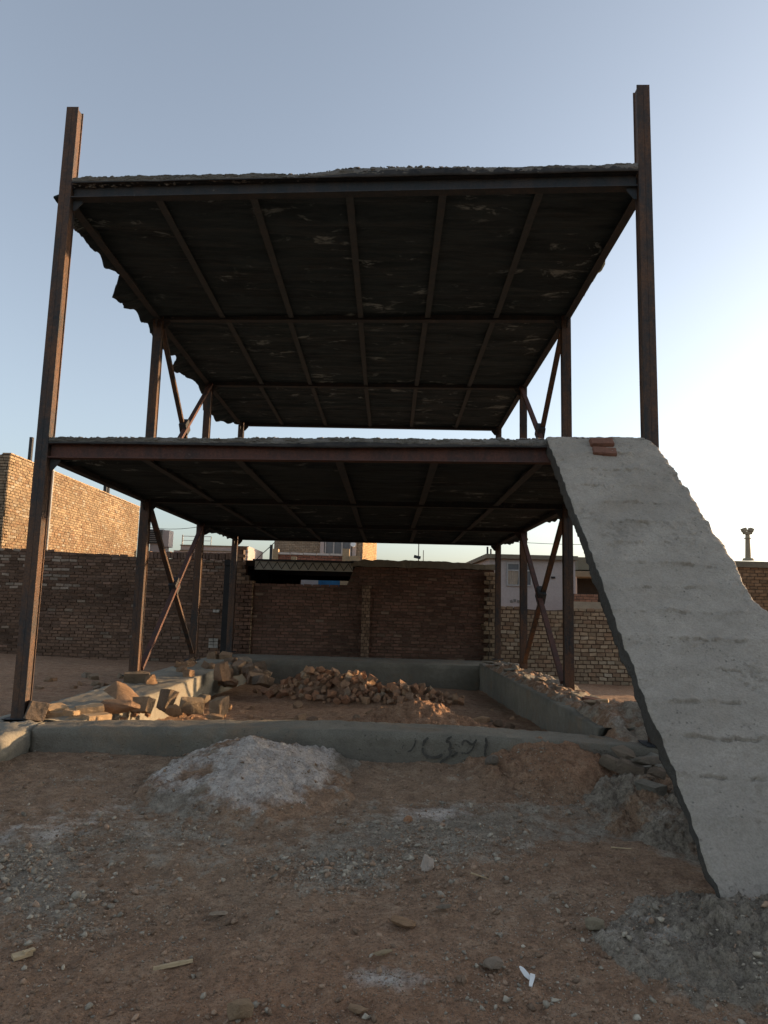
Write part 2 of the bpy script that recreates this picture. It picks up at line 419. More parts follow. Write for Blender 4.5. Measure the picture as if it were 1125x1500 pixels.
def h_in(x, y):
    u = (x-.42)/1.05; v = (y-7.6)/.85
    r = np.sqrt(u*u+v*v) + .35*fbm(x*1.6, y*1.6, 83, 5, .6) + .08*fbm(x*8, y*8, 84, 4, .6)
    return .39*np.clip(1-r, 0, 1)**.85
heap('soil_pile', h_in, -.9, 1.7, 6.5, 8.8, .016, SOIL, 'low pile of loose orange earth on the floor just behind the front footing', 'pile', .12, 74, 4, lambda x, y: (np.clip(fbm(x*3, y*3, 4)*.5, 0, 1), 1.0, 0))
def h_foot(x, y):
    a = sst(1.98, 2.12, x)*(1-sst(2.5, 2.75, x))*sst(5.9, 6.3, y)*(1-sst(12.5, 14, y))
    return a*np.clip(.07+.26*fbm(x*3.1, y*1.9, 91, 5, .62)+.09*np.exp(-((y-6.6)/.7)**2), 0, .3)
def base_foot(x, y): return np.where(y < 6.28, -1.16, np.maximum(top_foot(y), -1.3))+.005
heap('soil_spill', h_foot, 1.95, 2.8, 5.85, 14, .02, SOIL, 'spilt earth and mortar crusted along the top of the right footing', 'spill', .09, 78, 5, lambda x, y: (np.clip(.45+1.4*fbm(x*2, y*2, 4), 0, 1), .6, np.clip(1.6*fbm(x*2.5, y*2.5, 14), 0, 1)), base_foot)
def h_spoil(x, y):
    u = (x-1.85)/1.0; v = (y-3.0)/.66
    r = np.sqrt(u*u+v*v) + .38*fbm(x*2.2, y*2.2, 85, 5, .62) + .10*fbm(x*9, y*9, 86, 4, .6)
    return .17*np.clip(1-r, 0, 1)**.85
heap('cement_spoil', h_spoil, .6, 3.0, 2.1, 3.8, .011, SOIL, 'clotted grey cement spoil spread around the foot of the stair ramp', 'spoil heap', .15, 75, 5, lambda x, y: (np.clip(.25+sst(.0, .05, h_spoil(x, y))+fbm(x*3, y*3, 46), 0, 1), 0, np.clip(.12+1.2*fbm(x*2, y*2, 47, 5, .6), 0, .5)*sst(0, .06, h_spoil(x, y))))
def h_bank(x, y):
    u = (x-2.15)/.68; v = (y-4.85)/1.05
    r = np.sqrt(u*u+v*v) + .40*fbm(x*2.2, y*2.2, 87, 5, .62) + .10*fbm(x*9, y*9, 88, 4, .6)
    return .25*np.clip(1-r, 0, 1)**.85
heap('rubble_bank', h_bank, 1.2, 2.9, 3.6, 6.0, .013, SOIL, 'dark grey bank of broken earth and mortar beneath the stair ramp', 'bank', .16, 76, 5, lambda x, y: (np.clip(.6+1.4*fbm(x*3, y*3, 4), 0, 1), .35, np.clip(1.3*fbm(x*2.4, y*2.4, 48, 5, .6)-.05, 0, .5)))

# ------------------------------------------------------------------ gravel (nobody could count it): one object of real stones
def pebble_shape(seed, npt=11):
    r = random.Random(seed); bm = bmesh.new()
    for _ in range(npt):
        v = Vector((r.gauss(0, 1), r.gauss(0, 1), r.gauss(0, 1))).normalized()
        bm.verts.new((v.x*r.uniform(.8, 1), v.y*r.uniform(.6, .95), v.z*r.uniform(.45, .75)))
    bmesh.ops.convex_hull(bm, input=bm.verts)
    loose = [v for v in bm.verts if not v.link_faces]
    bmesh.ops.delete(bm, geom=loose, context='VERTS')
    bmesh.ops.triangulate(bm, faces=bm.faces); bmesh.ops.recalc_face_normals(bm, faces=bm.faces)
    bm.verts.index_update()
    V = np.array([v.co[:] for v in bm.verts]); F = np.array([[v.index for v in f.verts] for f in bm.faces]); bm.free()
    return V, F
def build_gravel():
    N = 170000
    Y = 1.9*np.exp(nrng.random(N)*math.log(6.05/1.9)); X = (nrng.random(N)*2-1)*np.minimum(.66*Y+.3, 3.3)
    g = grey_mask(X, Y)
    patch = np.clip(.35+3.2*fbm(X*1.9, Y*1.9, 91, 5, .62), 0, 1.6)
    keep = nrng.random(N) < np.clip(.22+.75*g*patch*1.6, .14, 1)
    X, Y, g, patch = X[keep], Y[keep], g[keep], patch[keep]
    hw, hr = np.maximum(h_white(X, Y), np.maximum(h_spoil(X, Y), h_bank(X, Y))), h_red(X, Y)
    kk = (hw < .03) | (nrng.random(len(X)) < .35); X, Y, g, hw, hr, patch = X[kk], Y[kk], g[kk], hw[kk], hr[kk], patch[kk]
    kk = ~((X > 1.46) & (X < 2.5) & (Y > 3.15)) ; X, Y, g, hw, hr, patch = X[kk], Y[kk], g[kk], hw[kk], hr[kk], patch[kk]
    n = len(X)
    S = .0036*(1-nrng.random(n))**(-1/2.5); S = np.minimum(S, .026)*(.7+.3*g+.35*np.clip(patch, 0, 1)*g)
    Z = ground_z(X, Y) + np.where(hw > .012, hw-.02, 0) + np.where(hr > .012, hr-.02, 0) + S*.25
    shapes = [pebble_shape(k) for k in range(10)]
    VV, FF, TT = [], [], []; off = 0
    which = nrng.integers(0, 10, n)
    for k, (V, F) in enumerate(shapes):
        idx = np.where(which == k)[0]; m = len(idx)
        a = nrng.random(m)*6.283; ca, sa = np.cos(a)[:, None], np.sin(a)[:, None]
        tl = (nrng.random((m, 1))-.5)*.9
        st = .75+.6*nrng.random((m, 3))
        P = V[None]*S[idx][:, None, None]*st[:, None, :]
        x = P[..., 0]*ca-P[..., 1]*sa; y = P[..., 0]*sa+P[..., 1]*ca; z = P[..., 2] + x*tl
        VV.append(np.stack([x+X[idx][:, None], y+Y[idx][:, None], z+Z[idx][:, None]], -1).reshape(-1, 3))
        FF.append((F[None]+(off+np.arange(m)*len(V))[:, None, None]).reshape(-1, 3)); off += m*len(V)
        base = np.where((nrng.random(m) < .12+.75*g[idx])[:, None], np.array([[.33, .28, .212]]), np.array([[.27, .18, .118]]))
        br = np.where(nrng.random((m, 1)) < .04, 1.5, .65+.7*nrng.random((m, 1)))
        TT.append(np.repeat(np.repeat(np.clip(base*br, 0, .6), len(F), 0), 3, 0))
    o = np_mesh('gravel', np.concatenate(VV), np.concatenate(FF), PEBBLE, smooth=False)
    T = np.concatenate(TT); at = o.data.color_attributes.new('tint', 'FLOAT_COLOR', 'CORNER')
    at.data.foreach_set('color', np.c_[T, np.ones(len(T))].astype(np.float32).ravel())
    tag(o, 'grey and buff grit and small stones strewn over the bare earth', 'gravel', None, 'stuff')
build_gravel()

# ------------------------------------------------------------------ the steel frame
B = thing('unfinished_building', (-.4, 10.8, -1.25), 'rusty two level steel frame with dark concrete decks and open sides', 'building')
BYAW = R(-2.0)
def column(key, ztop):
    x, y, zb = COLS[key]
    w, d, tf, tw = .122, .112, .009, .007
    m = MB(); rot = Euler((0, 0, BYAW)).to_matrix(); c = Vector((x, y, 0))
    def bx(x0, x1, y0, y1, z0, z1):
        m.box(c + rot @ Vector(((x0+x1)/2, (y0+y1)/2, (z0+z1)/2)), (x1-x0, y1-y0, z1-z0), rot)
    z1 = ztop
    for s in (-1, 1):                                   # a pair of joists welded flange to flange
        xo = s*w/4
        bx(xo-w/4+.001, xo+w/4-.001, -d/2, -d/2+tf, zb, z1)
        bx(xo-w/4+.001, xo+w/4-.001, d/2-tf, d/2, zb, z1+.004*(s > 0))
        xw = s*(w/2-.015)
        bx(xw-tw/2, xw+tw/2, -d/2+tf, d/2-tf, zb, z1-.012)
    o = m.build('column', STEEL, B)
    p = MB()
    p.box((x, y, zb+.006), (.24, .24, .012), rot)
    p.build('base_plate', STEEL_D, o)
    return o
column('FL', 4.865); column('FR', 4.91)
for k in ('L2', 'R2', 'L3', 'R3', 'LB', 'RB'): column(k, H2+.15)

def lerp(a, b, t): return a+(b-a)*t
ROWS = [('FL', 'FR'), ('L2', 'R2'), ('L3', 'R3'), ('LB', 'RB')]
HB = .14
def P(key, z): return Vector((COLS[key][0], COLS[key][1], z))
for H, mt in ((H1, STEEL_R), (H2, STEEL_D)):
    for i, (l, r) in enumerate(ROWS):
        a, b = P(l, H+HB), P(r, H+HB); d = (b-a).normalized()
        MB().extrude(isec(HB, .10), a+d*.066, b-d*.066).build('cross_beam', mt if i == 0 else STEEL_D, B)
    for side in (0, 1):
        for i in range(3):
            a, b = P(ROWS[i][side], H+HB-.002), P(ROWS[i+1][side], H+HB-.002); d = (b-a).normalized()
            MB().extrude(isec(HB-.004, .09), a+d*.066, b-d*.066).build('edge_beam', STEEL_D, B)
    for i in range(3):
        for k in range(1, 6):
            t = k/6 + rnd.uniform(-.006, .006)
            a = lerp(P(ROWS[i][0], H+HB-.004), P(ROWS[i][1], H+HB-.004), t); b = lerp(P(ROWS[i+1][0], H+HB-.004), P(ROWS[i+1][1], H+HB-.004), t)
            d = (b-a).normalized()
            MB().extrude(isec(HB-.03, .075, .006, .009), a+d*.056, b-d*.056).build('joist', STEEL_J, B)
    # knee plates under the beams at every post
    for i, row in enumerate(ROWS):
        for s, key in ((1, row[0]), (-1, row[1])):
            x, y, _ = COLS[key]
            for ax in ((s, 0), (0, 1), (0, -1)):
                if (i == 0 and ax == (0, -1)) or (i == 3 and ax == (0, 1)): continue
                m = MB(); q = Vector((ax[0], ax[1], 0)); pz = H-.003
                o0 = Vector((x, y, 0))+q*.066
                tri = [o0+Vector((0, 0, pz)), o0+q*.095+Vector((0, 0, pz)), o0+q*.095+Vector((0, 0, pz-.025)), o0+q*.025+Vector((0, 0, pz-.11)), o0+Vector((0, 0, pz-.11))]
                n = q.cross(Vector((0, 0, 1)))*.006
                m.add([t+n for t in tri]+[t-n for t in tri], [(0, 1, 2, 3, 4), (9, 8, 7, 6, 5)]+[(j, 5+j, 5+(j+1) % 5, (j+1) % 5) for j in range(5)])
                m.build('knee_plate', STEEL_D, B, fix=True)
# cross bracing in the middle bay of both sides, both storeys
for (a, b, sgn) in (('L2', 'L3', 1), ('R2', 'R3', -1)):
    for z0, z1 in ((-1.02, H1+.02), (H1+HB+.12, H2+.02)):
        A, C = COLS[a], COLS[b]
        def q(key, z, e): return Vector((COLS[key][0], COLS[key][1]+e*.075, z))
        d1 = MB().extrude(rect(.05, .07), q(a, z1, 1), q(b, z0, -1), (1, 0, 0)).build('cross_brace', STEEL, B)
        p2, p1 = q(a, z0, 1), q(b, z1, -1)
        off = Vector((.055*sgn, 0, 0))
        MB().extrude(rect(.05, .07), p2+off, p1+off, (1, 0, 0)).build('cross_brace', STEEL_R, B)
        mid = (q(a, z1, 1)+q(b, z0, -1))/2
        MB().box(mid+off/2, (.115, .2, .2), (R(40), 0, 0)).build('gusset_plate', STEEL_D, d1)

# decks: rough concrete topping, black sheeting at its edge, dark sagging soffit
def deck(name, ztop_l, ztop_r, zs, left_out, right_out, lump, hump=None, edge_h=None):
    """left_out/right_out: lists of (Y, x) along the ragged side edges of the soffit"""
    fl, fr, bl, br = P('FL', 0), P('FR', 0), P('LB', 0), P('RB', 0)
    nx, ny = 520, 70
    tv = np.concatenate([np.linspace(-.008, .03, 14), np.linspace(.04, 1.0, ny-14)])
    tu = np.linspace(0, 1, nx)
    U, Vv = np.meshgrid(tu, tv); u, v = U.ravel(), Vv.ravel()
    lx = fl.x + (bl.x-fl.x)*v; rx = fr.x + (br.x-fr.x)*v
    ly = fl.y + (bl.y-fl.y)*v; ry = fr.y + (br.y-fr.y)*v
    lx = lx - .05 - .05*fbm(v*9, v*0, 5); rx = rx + .03 + .05*fbm(v*9, v*0+4, 6)
    lx = np.where(v < .015, fl.x+.07, lx); rx = np.where(v < .015, fr.x-.07, rx)
    x = lx+(rx-lx)*u; y = ly+(ry-ly)*u + .012
    edge = np.clip(1-np.minimum(v+.008, .05)/.05, 0, 1)
    zt = ztop_l+(ztop_r-ztop_l)*u + lump*(fbm(x*2.2, y*2.2, 13, 5, .6)*1.1+ edge*np.clip(.35+2.2*fbm(x*1.3, y*1.3, 16, 3), .1, 1.2)*(1.5*np.abs(fbm(x*6, y*6, 17, 5, .65))*2+ .7*np.clip(fbm(x*19, y*19, 18, 4, .65)*3, 0, 1)))
    if hump is not None: zt = zt + hump(u)*edge
    y = y + .02*fbm(u*60, v*40, 19, 4, .6)*(edge > .3)
    zb = np.minimum(zs+HB+.004 + .0*u, zt-.012)
    o_top = np.c_[x, y, zt]; o_bot = np.c_[x, y, zb]
    Fg = grid_faces(nx, len(tv)); nT = nx*len(tv)
    ring = list(range(nx)) + [nx*j+nx-1 for j in range(1, len(tv))] + [nx*(len(tv)-1)+i for i in range(nx-2, -1, -1)] + [nx*j for j in range(len(tv)-2, 0, -1)]
    rg = np.array(ring); rg2 = np.roll(rg, -1)
    F = np.concatenate([Fg, Fg[:, ::-1]+nT, np.c_[rg, rg+nT, rg2+nT, rg2]])
    o = np_mesh(name, np.concatenate([o_top, o_bot])-np.array(B['_org']), F, CONC_SLAB, smooth=False)
    o.parent = B; o['_org'] = B['_org']
    n = 900; rws = 12; uu = np.linspace(.012, .988, n); RV = []
    ex = fl.x+(fr.x-fl.x)*uu; ey = fl.y+(fr.y-fl.y)*uu
    body = edge_h(uu)*(1+.55*fbm(uu*26, uu*0, 61, 4, .6)) + .020*np.clip(fbm(uu*75, uu*0+zs, 62, 4, .7)*3, 0, 1)*np.clip(.5+2*fbm(uu*9, uu*0, 63, 3), 0, 1)
    for j in range(rws):
        w = min(1, j/8); back = max(0, j-8)/3
        zz = zs+HB+.006+(body+(ztop_l-zs-HB-.066)*0)*w + (.010*fbm(uu*150, uu*0+j*.9, 64, 3) if 0 < j < 9 else 0)
        yy = ey-.062+.02*back*3 + .030*fbm(uu*40, uu*0+w*2.6, 65, 4, .65) + .014*fbm(uu*160, uu*0+w*7, 66, 3, .6)
        if j == rws-1: zz = zz-.03
        RV.append(np.c_[ex, yy, zz])
    ro_ = np_mesh('rough_edge', np.concatenate(RV)-np.array(B['_org']), grid_faces(n, rws), CONC_EDGE, smooth=False)
    ro_.parent = o; ro_['_org'] = B['_org']
    cr = []; off = 0; CV = []; CF = []
    for _ in range(1500):
        uu = nrng.random(); dens = .35+2.2*float(fbm(np.array([uu*7.3]), np.array([zs]), 16, 3)[0])
        if nrng.random() > np.clip(dens+.15, .08, 1): continue
        Vp, Fp = pebble_shape(int(nrng.integers(0, 40)), 10); sz = .008+.024*nrng.random()**2.2
        xx = lerp(fl.x+.08, fr.x-.08, uu); yy = lerp(fl.y, fr.y, uu)-.056+.04*nrng.random()
        zz = lerp(ztop_l, ztop_r, uu)+(hump(np.array([uu]))[0] if hump is not None else 0) + (.010 if nrng.random() < .5 else -.045*nrng.random())+lump*1.0*float(fbm(np.array([xx*2.2]), np.array([yy*2.2]), 13, 5, .6)[0])
        CV.append(Vp*sz*np.array([1.3, 1, 1])+np.array([xx, yy, zz])); CF.append(Fp+off); off += len(Vp)
    co_ = np_mesh('crumbled_edge', np.concatenate(CV)-np.array(B['_org']), np.concatenate(CF), CONC_SLAB, smooth=False)
    co_.parent = o; co_['_org'] = B['_org']; co_['kind'] = 'stuff'
    # soffit
    ny2 = 340; nx2 = 150
    ysv = np.linspace(0, 1, ny2); U, Vv = np.meshgrid(np.linspace(0, 1, nx2), ysv); u, v = U.ravel(), Vv.ravel()
    yl = fl.y+.02 + (bl.y-fl.y-.02)*v; yr = fr.y+.02 + (br.y-fr.y-.02)*v
    LO = np.array(left_out); RO = np.array(right_out)
    lx = np.interp(yl, LO[:, 0], LO[:, 1]) - .02*fbm(yl*7, yl*0, 7, 4); rx = np.interp(yr, RO[:, 0], RO[:, 1]) + .02*fbm(yr*7, yr*0, 8, 4)
    x = lx+(rx-lx)*u; y = yl+(yr-yl)*u
    fold = np.clip(fbm(x*.55+.3*fbm(y*2, x, 3), y*5.5, 23, 3, .5)*3, -1, 1)
    z = zs + .074 - .035*np.abs(fold)**1.5*np.sign(fold) + .02*fbm(x*1.2, y*16, 24, 3, .5) + .045*fbm(x*1.3, y*1.3, 25, 3)
    over = np.clip((fl.x+.0)-x, 0, 1) + np.clip(x-(br.x), 0, 1)
    z = z - .55*over*(.6+fbm(y*2, x, 27, 3)) + .04*fbm(x*5, y*5, 29)*(over > 0)
    z = np.minimum(z, zs+HB-.045)
    nT = nx2*ny2; Fg = grid_faces(nx2, ny2)
    ring = list(range(nx2)) + [nx2*j+nx2-1 for j in range(1, ny2)] + [nx2*(ny2-1)+i for i in range(nx2-2, -1, -1)] + [nx2*j for j in range(ny2-2, 0, -1)]
    rg = np.array(ring); rg2 = np.roll(rg, -1)
    F = np.concatenate([Fg[:, ::-1], Fg+nT, np.c_[rg2, rg2+nT, rg+nT, rg]])
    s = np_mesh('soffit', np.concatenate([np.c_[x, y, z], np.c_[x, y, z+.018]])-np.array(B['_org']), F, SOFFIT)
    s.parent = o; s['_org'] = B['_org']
    return o
def outline(pts, z): return [(p.y, p.x) for p in (atZ(px, py, z) for px, py in pts)]
up_left = [(6.2, -3.42), (6.5, -3.40)] + [(max(Y, 6.6), x) for Y, x in outline([(117, 345), (132, 362), (143, 371), (153, 389), (175, 405), (164, 431), (179, 437), (181, 446), (203, 457)], H2+.03)]
up_left = sorted(up_left) + [(9.5, -3.50), (10.2, -3.62), (10.8, -3.48), (11.3, -3.72), (11.9, -3.6), (12.3, -3.52), (13.0, -3.62), (13.8, -3.8), (14.6, -3.72), (15.0, -3.5), (15.5, -3.42)]
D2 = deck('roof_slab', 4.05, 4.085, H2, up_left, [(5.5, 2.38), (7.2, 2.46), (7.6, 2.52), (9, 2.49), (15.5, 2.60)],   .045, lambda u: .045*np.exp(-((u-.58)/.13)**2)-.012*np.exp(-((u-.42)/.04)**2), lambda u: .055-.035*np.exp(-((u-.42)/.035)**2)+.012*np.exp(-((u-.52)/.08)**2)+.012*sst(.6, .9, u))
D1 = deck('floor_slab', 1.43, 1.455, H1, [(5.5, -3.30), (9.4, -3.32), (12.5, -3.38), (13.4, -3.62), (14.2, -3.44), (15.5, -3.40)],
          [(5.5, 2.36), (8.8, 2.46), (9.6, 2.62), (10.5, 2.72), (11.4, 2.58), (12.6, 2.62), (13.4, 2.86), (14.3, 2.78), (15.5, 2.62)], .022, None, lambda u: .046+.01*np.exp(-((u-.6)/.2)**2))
# black sheeting squeezed out between steel and concrete along the front edge
def sheet_edge(H, deckobj, top, bot, seed):
    fl, fr = P('FL', 0), P('FR', 0); n = 260
    u = np.linspace(.012, .988, n); x = fl.x+(fr.x-fl.x)*u; y = fl.y+(fr.y-fl.y)*u
    zt = H+HB + top(u) + .012*fbm(u*14, u*0, seed, 4); zb = H+HB - bot(u) + .014*fbm(u*11, u*0+7, seed, 4)
    yy = y - .066 - .012*fbm(u*20, u*0+3, seed, 3)
    V, k = [], []
    for j, (zz, dy) in enumerate(((zb, -.012), (zb*.5+zt*.5, -.004), (zt, .0), (zt, .008), (zb*.5+zt*.5, .008), (zb, .004))):
        V.append(np.c_[x, yy+dy, zz])
    V = np.concatenate(V); F = []
    for j in range(6):
        j2 = (j+1) % 6
        i = np.arange(n-1); F.append(np.c_[j*n+i, j*n+i+1, j2*n+i+1, j2*n+i])
    o = np_mesh('black_sheet', V-np.array(B['_org']), np.concatenate(F), SHEET)
    o.parent = deckobj; o['_org'] = B['_org']
sheet_edge(H2, D2, lambda u: .010+.055*sst(.42, .6, u)*(1-.35*sst(.8, 1, u)), lambda u: .004+.006*sst(.2, .6, u), 101)
sheet_edge(H1, D1, lambda u: .012+.015*np.exp(-((u-.55)/.12)**2), lambda u: .008+.02*np.exp(-((u-.5)/.2)**2), 103)
for k, px in enumerate((163, 330, 262, 728, 885)):              # stray wire ends standing in the roof concrete
    u = (px-105)/838; p = lerp(P('FL', 4.05), P('FR', 4.09), u)+Vector((0, .1+.05*k, 0))
    MB().tube(p, p+Vector((.01, 0, .12+.03*(k % 3))), .0025, .002, 5).build('wire_end', WIRE, D2)

# ------------------------------------------------------------------ stair ramp
def build_ramp():
    ns, nt = 640, 170
    TL, BL = Vector((1.44, 5.97, 1.485)), Vector((1.545, 3.257, -1.25))
    s = np.linspace(0, 1.14, ns)
    L = np.array(TL)[None]+(np.array(BL)-np.array(TL))[None]*s[:, None]
    rz = [1.6, 1.49, 1.37, 1.15, .88, .55, .495, .287, .1, -.033, -.5, -1.0, -1.25, -1.7]
    rxv = [2.31, 2.315, 2.375, 2.394, 2.433, 2.43, 2.45, 2.46, 2.43, 2.476, 2.50, 2.53, 2.54, 2.56]
    xr = np.interp(-L[:, 2], [-z for z in rz], rxv) + .045*fbm(s*9, s*0, 111, 6, .62)
    lft = np.array(BL-TL); length = np.linalg.norm(lft)
    d2 = np.array([1, -.06, 0.]); nrm = np.cross(lft, d2); nrm /= np.linalg.norm(nrm)
    if nrm[2] < 0: nrm = -nrm
    xl = L[:, 0] + .034*fbm(s*8, s*0+2, 112, 6, .6)
    rows = []
    t = np.linspace(0, 1, nt)
    S, T = np.meshgrid(s, t, indexing='ij')
    w = (xr-xl)[:, None]
    X = xl[:, None]+w*T
    base = L[:, None, :] + (X-L[:, 0][:, None])[..., None]*d2[None, None]
    a = S*length; b = T*w
    d = .016*fbm(a*1.6, b*1.6, 113, 5, .55) + .014*fbm(a*9, b*9, 114, 4, .6) + .010*fbm(a*28, b*28, 121, 3, .65)
    for k in range(1, 16):                              # scars left where treads will be cast
        ak = k*.232+.06
        c = rnd.uniform(.3, .65); hw = rnd.uniform(.16, .34)
        vv = a-ak-.03*fbm(b*3, b*0+k, 140+k, 3) - .022*fbm(b*24, b*0+k, 180+k, 4, .65)
        lip = np.clip(1-np.abs(T-c)/(hw*1.5), 0, 1)**.4*np.clip(fbm(b*5, b*0+k, 120+k, 4, .65)*5+.5, 0, 1)
        cut = np.clip(1-np.abs(T-c)/hw, 0, 1)**.3*np.clip(fbm(b*14, b*0+k*3, 160+k, 5, .75)*9-.1, 0, 1)
        d = d + lip*.022*np.exp(-np.abs(vv+.012)/.016)*(1+1.5*fbm(b*40, a*40, 210+k, 3, .65)) - cut*.030*np.exp(-((vv-.006)/.0055)**2) + .010*np.exp(-((vv+.02)/.06)**2)
        cr = np.clip(1-((a-ak-.02)/.06)**2, 0, 1)*np.clip(fbm(b*3+k, b*0, 190+k, 3)*6-.3, 0, 1)
        d = d + cr*.020*fbm(a*36, b*36, 200+k, 3, .65)
    d = d - .010*np.exp(-np.minimum(T, 1-T)*w/.012)*(1+fbm(a*14, b, 115, 4)*4)
    pitm = np.clip(fbm(a*3, b*3, 116, 4)*6-.6, 0, 1); d = d - pitm*.014*np.clip(fbm(a*34, b*34, 117, 3)*5, 0, 1)
    d = d + sst(.93, 1.02, S)*.03*(fbm(a*5, b*5, 118, 5, .65)*2)
    top = base + d[..., None]*nrm
    thick = (.15-.09*sst(.72, 1.02, s))*(1+.6*fbm(s*9, s*0+9, 119, 5, .65))
    loops = []
    side = np.linspace(0, 1, 8)[1:-1]
    for i in range(ns):
        tp = top[i]; low = -nrm*thick[i]
        r_ = tp[-1][None]+low[None]*side[:, None]; l_ = tp[0][None]+low[None]*side[::-1][:, None]
        jr = .02*fbm(np.full(6, s[i]*40), side*5, 131, 4, .65); jl = .018*fbm(np.full(6, s[i]*40), side[::-1]*5, 132, 4, .65)+.015*fbm(np.full(6, s[i]*7), side*0, 133, 3)
        r_[:, 0] += jr; l_[:, 0] += jl
        bt = base[i][::-10]+low[None]
        loops.append(np.concatenate([tp, r_, bt, l_]))
    n = len(loops[0]); V = np.concatenate(loops)
    i, j = np.meshgrid(np.arange(n), np.arange(ns-1)); i, j = i.ravel(), j.ravel(); i2 = (i+1) % n
    F = np.c_[j*n+i, (j+1)*n+i, (j+1)*n+i2, j*n+i2]
    # end caps as fans of quads are out of sight (deck edge, underground)
    org = np.array([1.99, 3.2, -1.3])
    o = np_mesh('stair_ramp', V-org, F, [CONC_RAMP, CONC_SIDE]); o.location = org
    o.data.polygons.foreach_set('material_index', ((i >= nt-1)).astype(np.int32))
    bm = bmesh.new(); bm.from_mesh(o.data); bmesh.ops.holes_fill(bm, edges=[e for e in bm.edges if e.is_boundary], sides=0)
    bmesh.ops.recalc_face_normals(bm, faces=bm.faces); bm.to_mesh(o.data); bm.free()
    tag(o, 'steep grey concrete stair slab with no treads, rising from ground to first deck', 'stair ramp')
    return nrm
RN = build_ramp()

# ------------------------------------------------------------------ footing ring
FT = thing('footing', (-.4, 10, -1.6), 'low grey concrete footing ring with dark spray paint around the red earth floor', 'foundation')
def rough_bar(pts, z0, name='footing_beam', seed=1, amp=.02, mat=CONC_FOOT, step=.035):
    """pts: list of (xa, ya, xb, yb, ztop): stations along the bar, a and b its two top edges"""
    st = []
    for k in range(len(pts)-1):
        p, q = np.array(pts[k]), np.array(pts[k+1])
        n = max(2, int(np.hypot(*(p[:2]-q[:2]))/step))
        for i in range(n): st.append(p+(q-p)*i/n)
    st.append(np.array(pts[-1])); st = np.array(st); ns = len(st)
    wd = np.hypot(st[:, 2]-st[:, 0], st[:, 3]-st[:, 1]).mean(); m = max(4, int(wd/.05)); h = 7
    prof = [(0, j/h) for j in range(h)] + [(i/m, 1) for i in range(m)] + [(1, 1-j/h) for j in range(h+1)]
    V = []
    for (u, w) in prof:
        x = st[:, 0]+(st[:, 2]-st[:, 0])*u; y = st[:, 1]+(st[:, 3]-st[:, 1])*u
        z = z0+(st[:, 4]-z0)*w
        k = np.arange(ns)*step
        e = amp*fbm(k*3+u*9, z*8+u*5, seed, 5, .6)+amp*.4*fbm(k*16, z*24+u*31, seed+9, 3)
        if w >= 1 and 0 < u < 1: z = z+e*1.3
        else:
            dx, dy = st[:, 2]-st[:, 0], st[:, 3]-st[:, 1]; ln = np.hypot(dx, dy); sg = -1 if u == 0 else 1
            x = x+sg*e*dx/ln; y = y+sg*e*dy/ln
            if w >= 1: z = z-abs(amp)*.6*np.abs(fbm(k*9, k*0, seed+4, 4))*2
        V.append(np.c_[x, y, z])
    V = np.concatenate(V); F = []
    for j in range(len(prof)-1):
        i = np.arange(ns-1); F.append(np.c_[j*ns+i, j*ns+i+1, (j+1)*ns+i+1, (j+1)*ns+i])
    F = np.concatenate(F)
    o = np_mesh(name, V-np.array(FT['_org']), F, mat)
    bm = bmesh.new(); bm.from_mesh(o.data); bmesh.ops.holes_fill(bm, edges=[e for e in bm.edges if e.is_boundary], sides=0)
    bmesh.ops.recalc_face_normals(bm, faces=bm.faces); bm.to_mesh(o.data); bm.free()
    o.parent = FT; o['_org'] = FT['_org']
    return o
FRONT = [(-2.9, 5.90, -2.95, 6.28, -1.145), (-1.6, 5.93, -1.62, 6.34, -1.115), (-.43, 5.95, -.45, 6.40, -1.10), (.83, 5.90, .85, 6.36, -1.112), (2.02, 5.83, 2.05, 6.25, -1.15), (2.62, 5.82, 2.62, 6.24, -1.18)]
front = rough_bar(FRONT, -1.65, seed=201, amp=.03)
rough_bar([(-2.66, 6.3, -3.46, 6.25, -1.15), (-2.64, 8.0, -3.46, 8.0, -1.17), (-2.66, 11.2, -3.5, 11.2, -1.2), (-2.7, 14.15, -3.52, 14.2, -1.25)], -1.9, seed=202, amp=.03, mat=CONC_WALL)
rough_bar([(1.95, 6.27, 2.62, 6.25, -1.09), (1.95, 8.0, 2.66, 8.0, -1.10), (2.0, 12, 2.7, 12, -1.2), (2.02, 14.15, 2.75, 14.2, -1.25)], -1.95, seed=203, amp=.05)
rough_bar([(-3.5, 14.2, -3.5, 15.5, -1.285), (2.75, 14.2, 2.75, 15.5, -1.30)], -2.0, seed=204, amp=.02)
rough_bar([(-2.93, 1.2, -3.75, 1.2, -1.18), (-2.90, 4.0, -3.7, 4.0, -1.16), (-2.93, 6.22, -3.62, 6.22, -1.15)], -1.6, seed=205, amp=.08, mat=CONC_WALL)
rough_bar([(2.04, 5.82, 2.62, 5.82, -1.24), (2.08, 5.2, 2.65, 5.2, -1.25), (2.15, 4.4, 2.7, 4.4, -1.3)], -1.6, seed=206, amp=.12, mat=CONC_WALL)
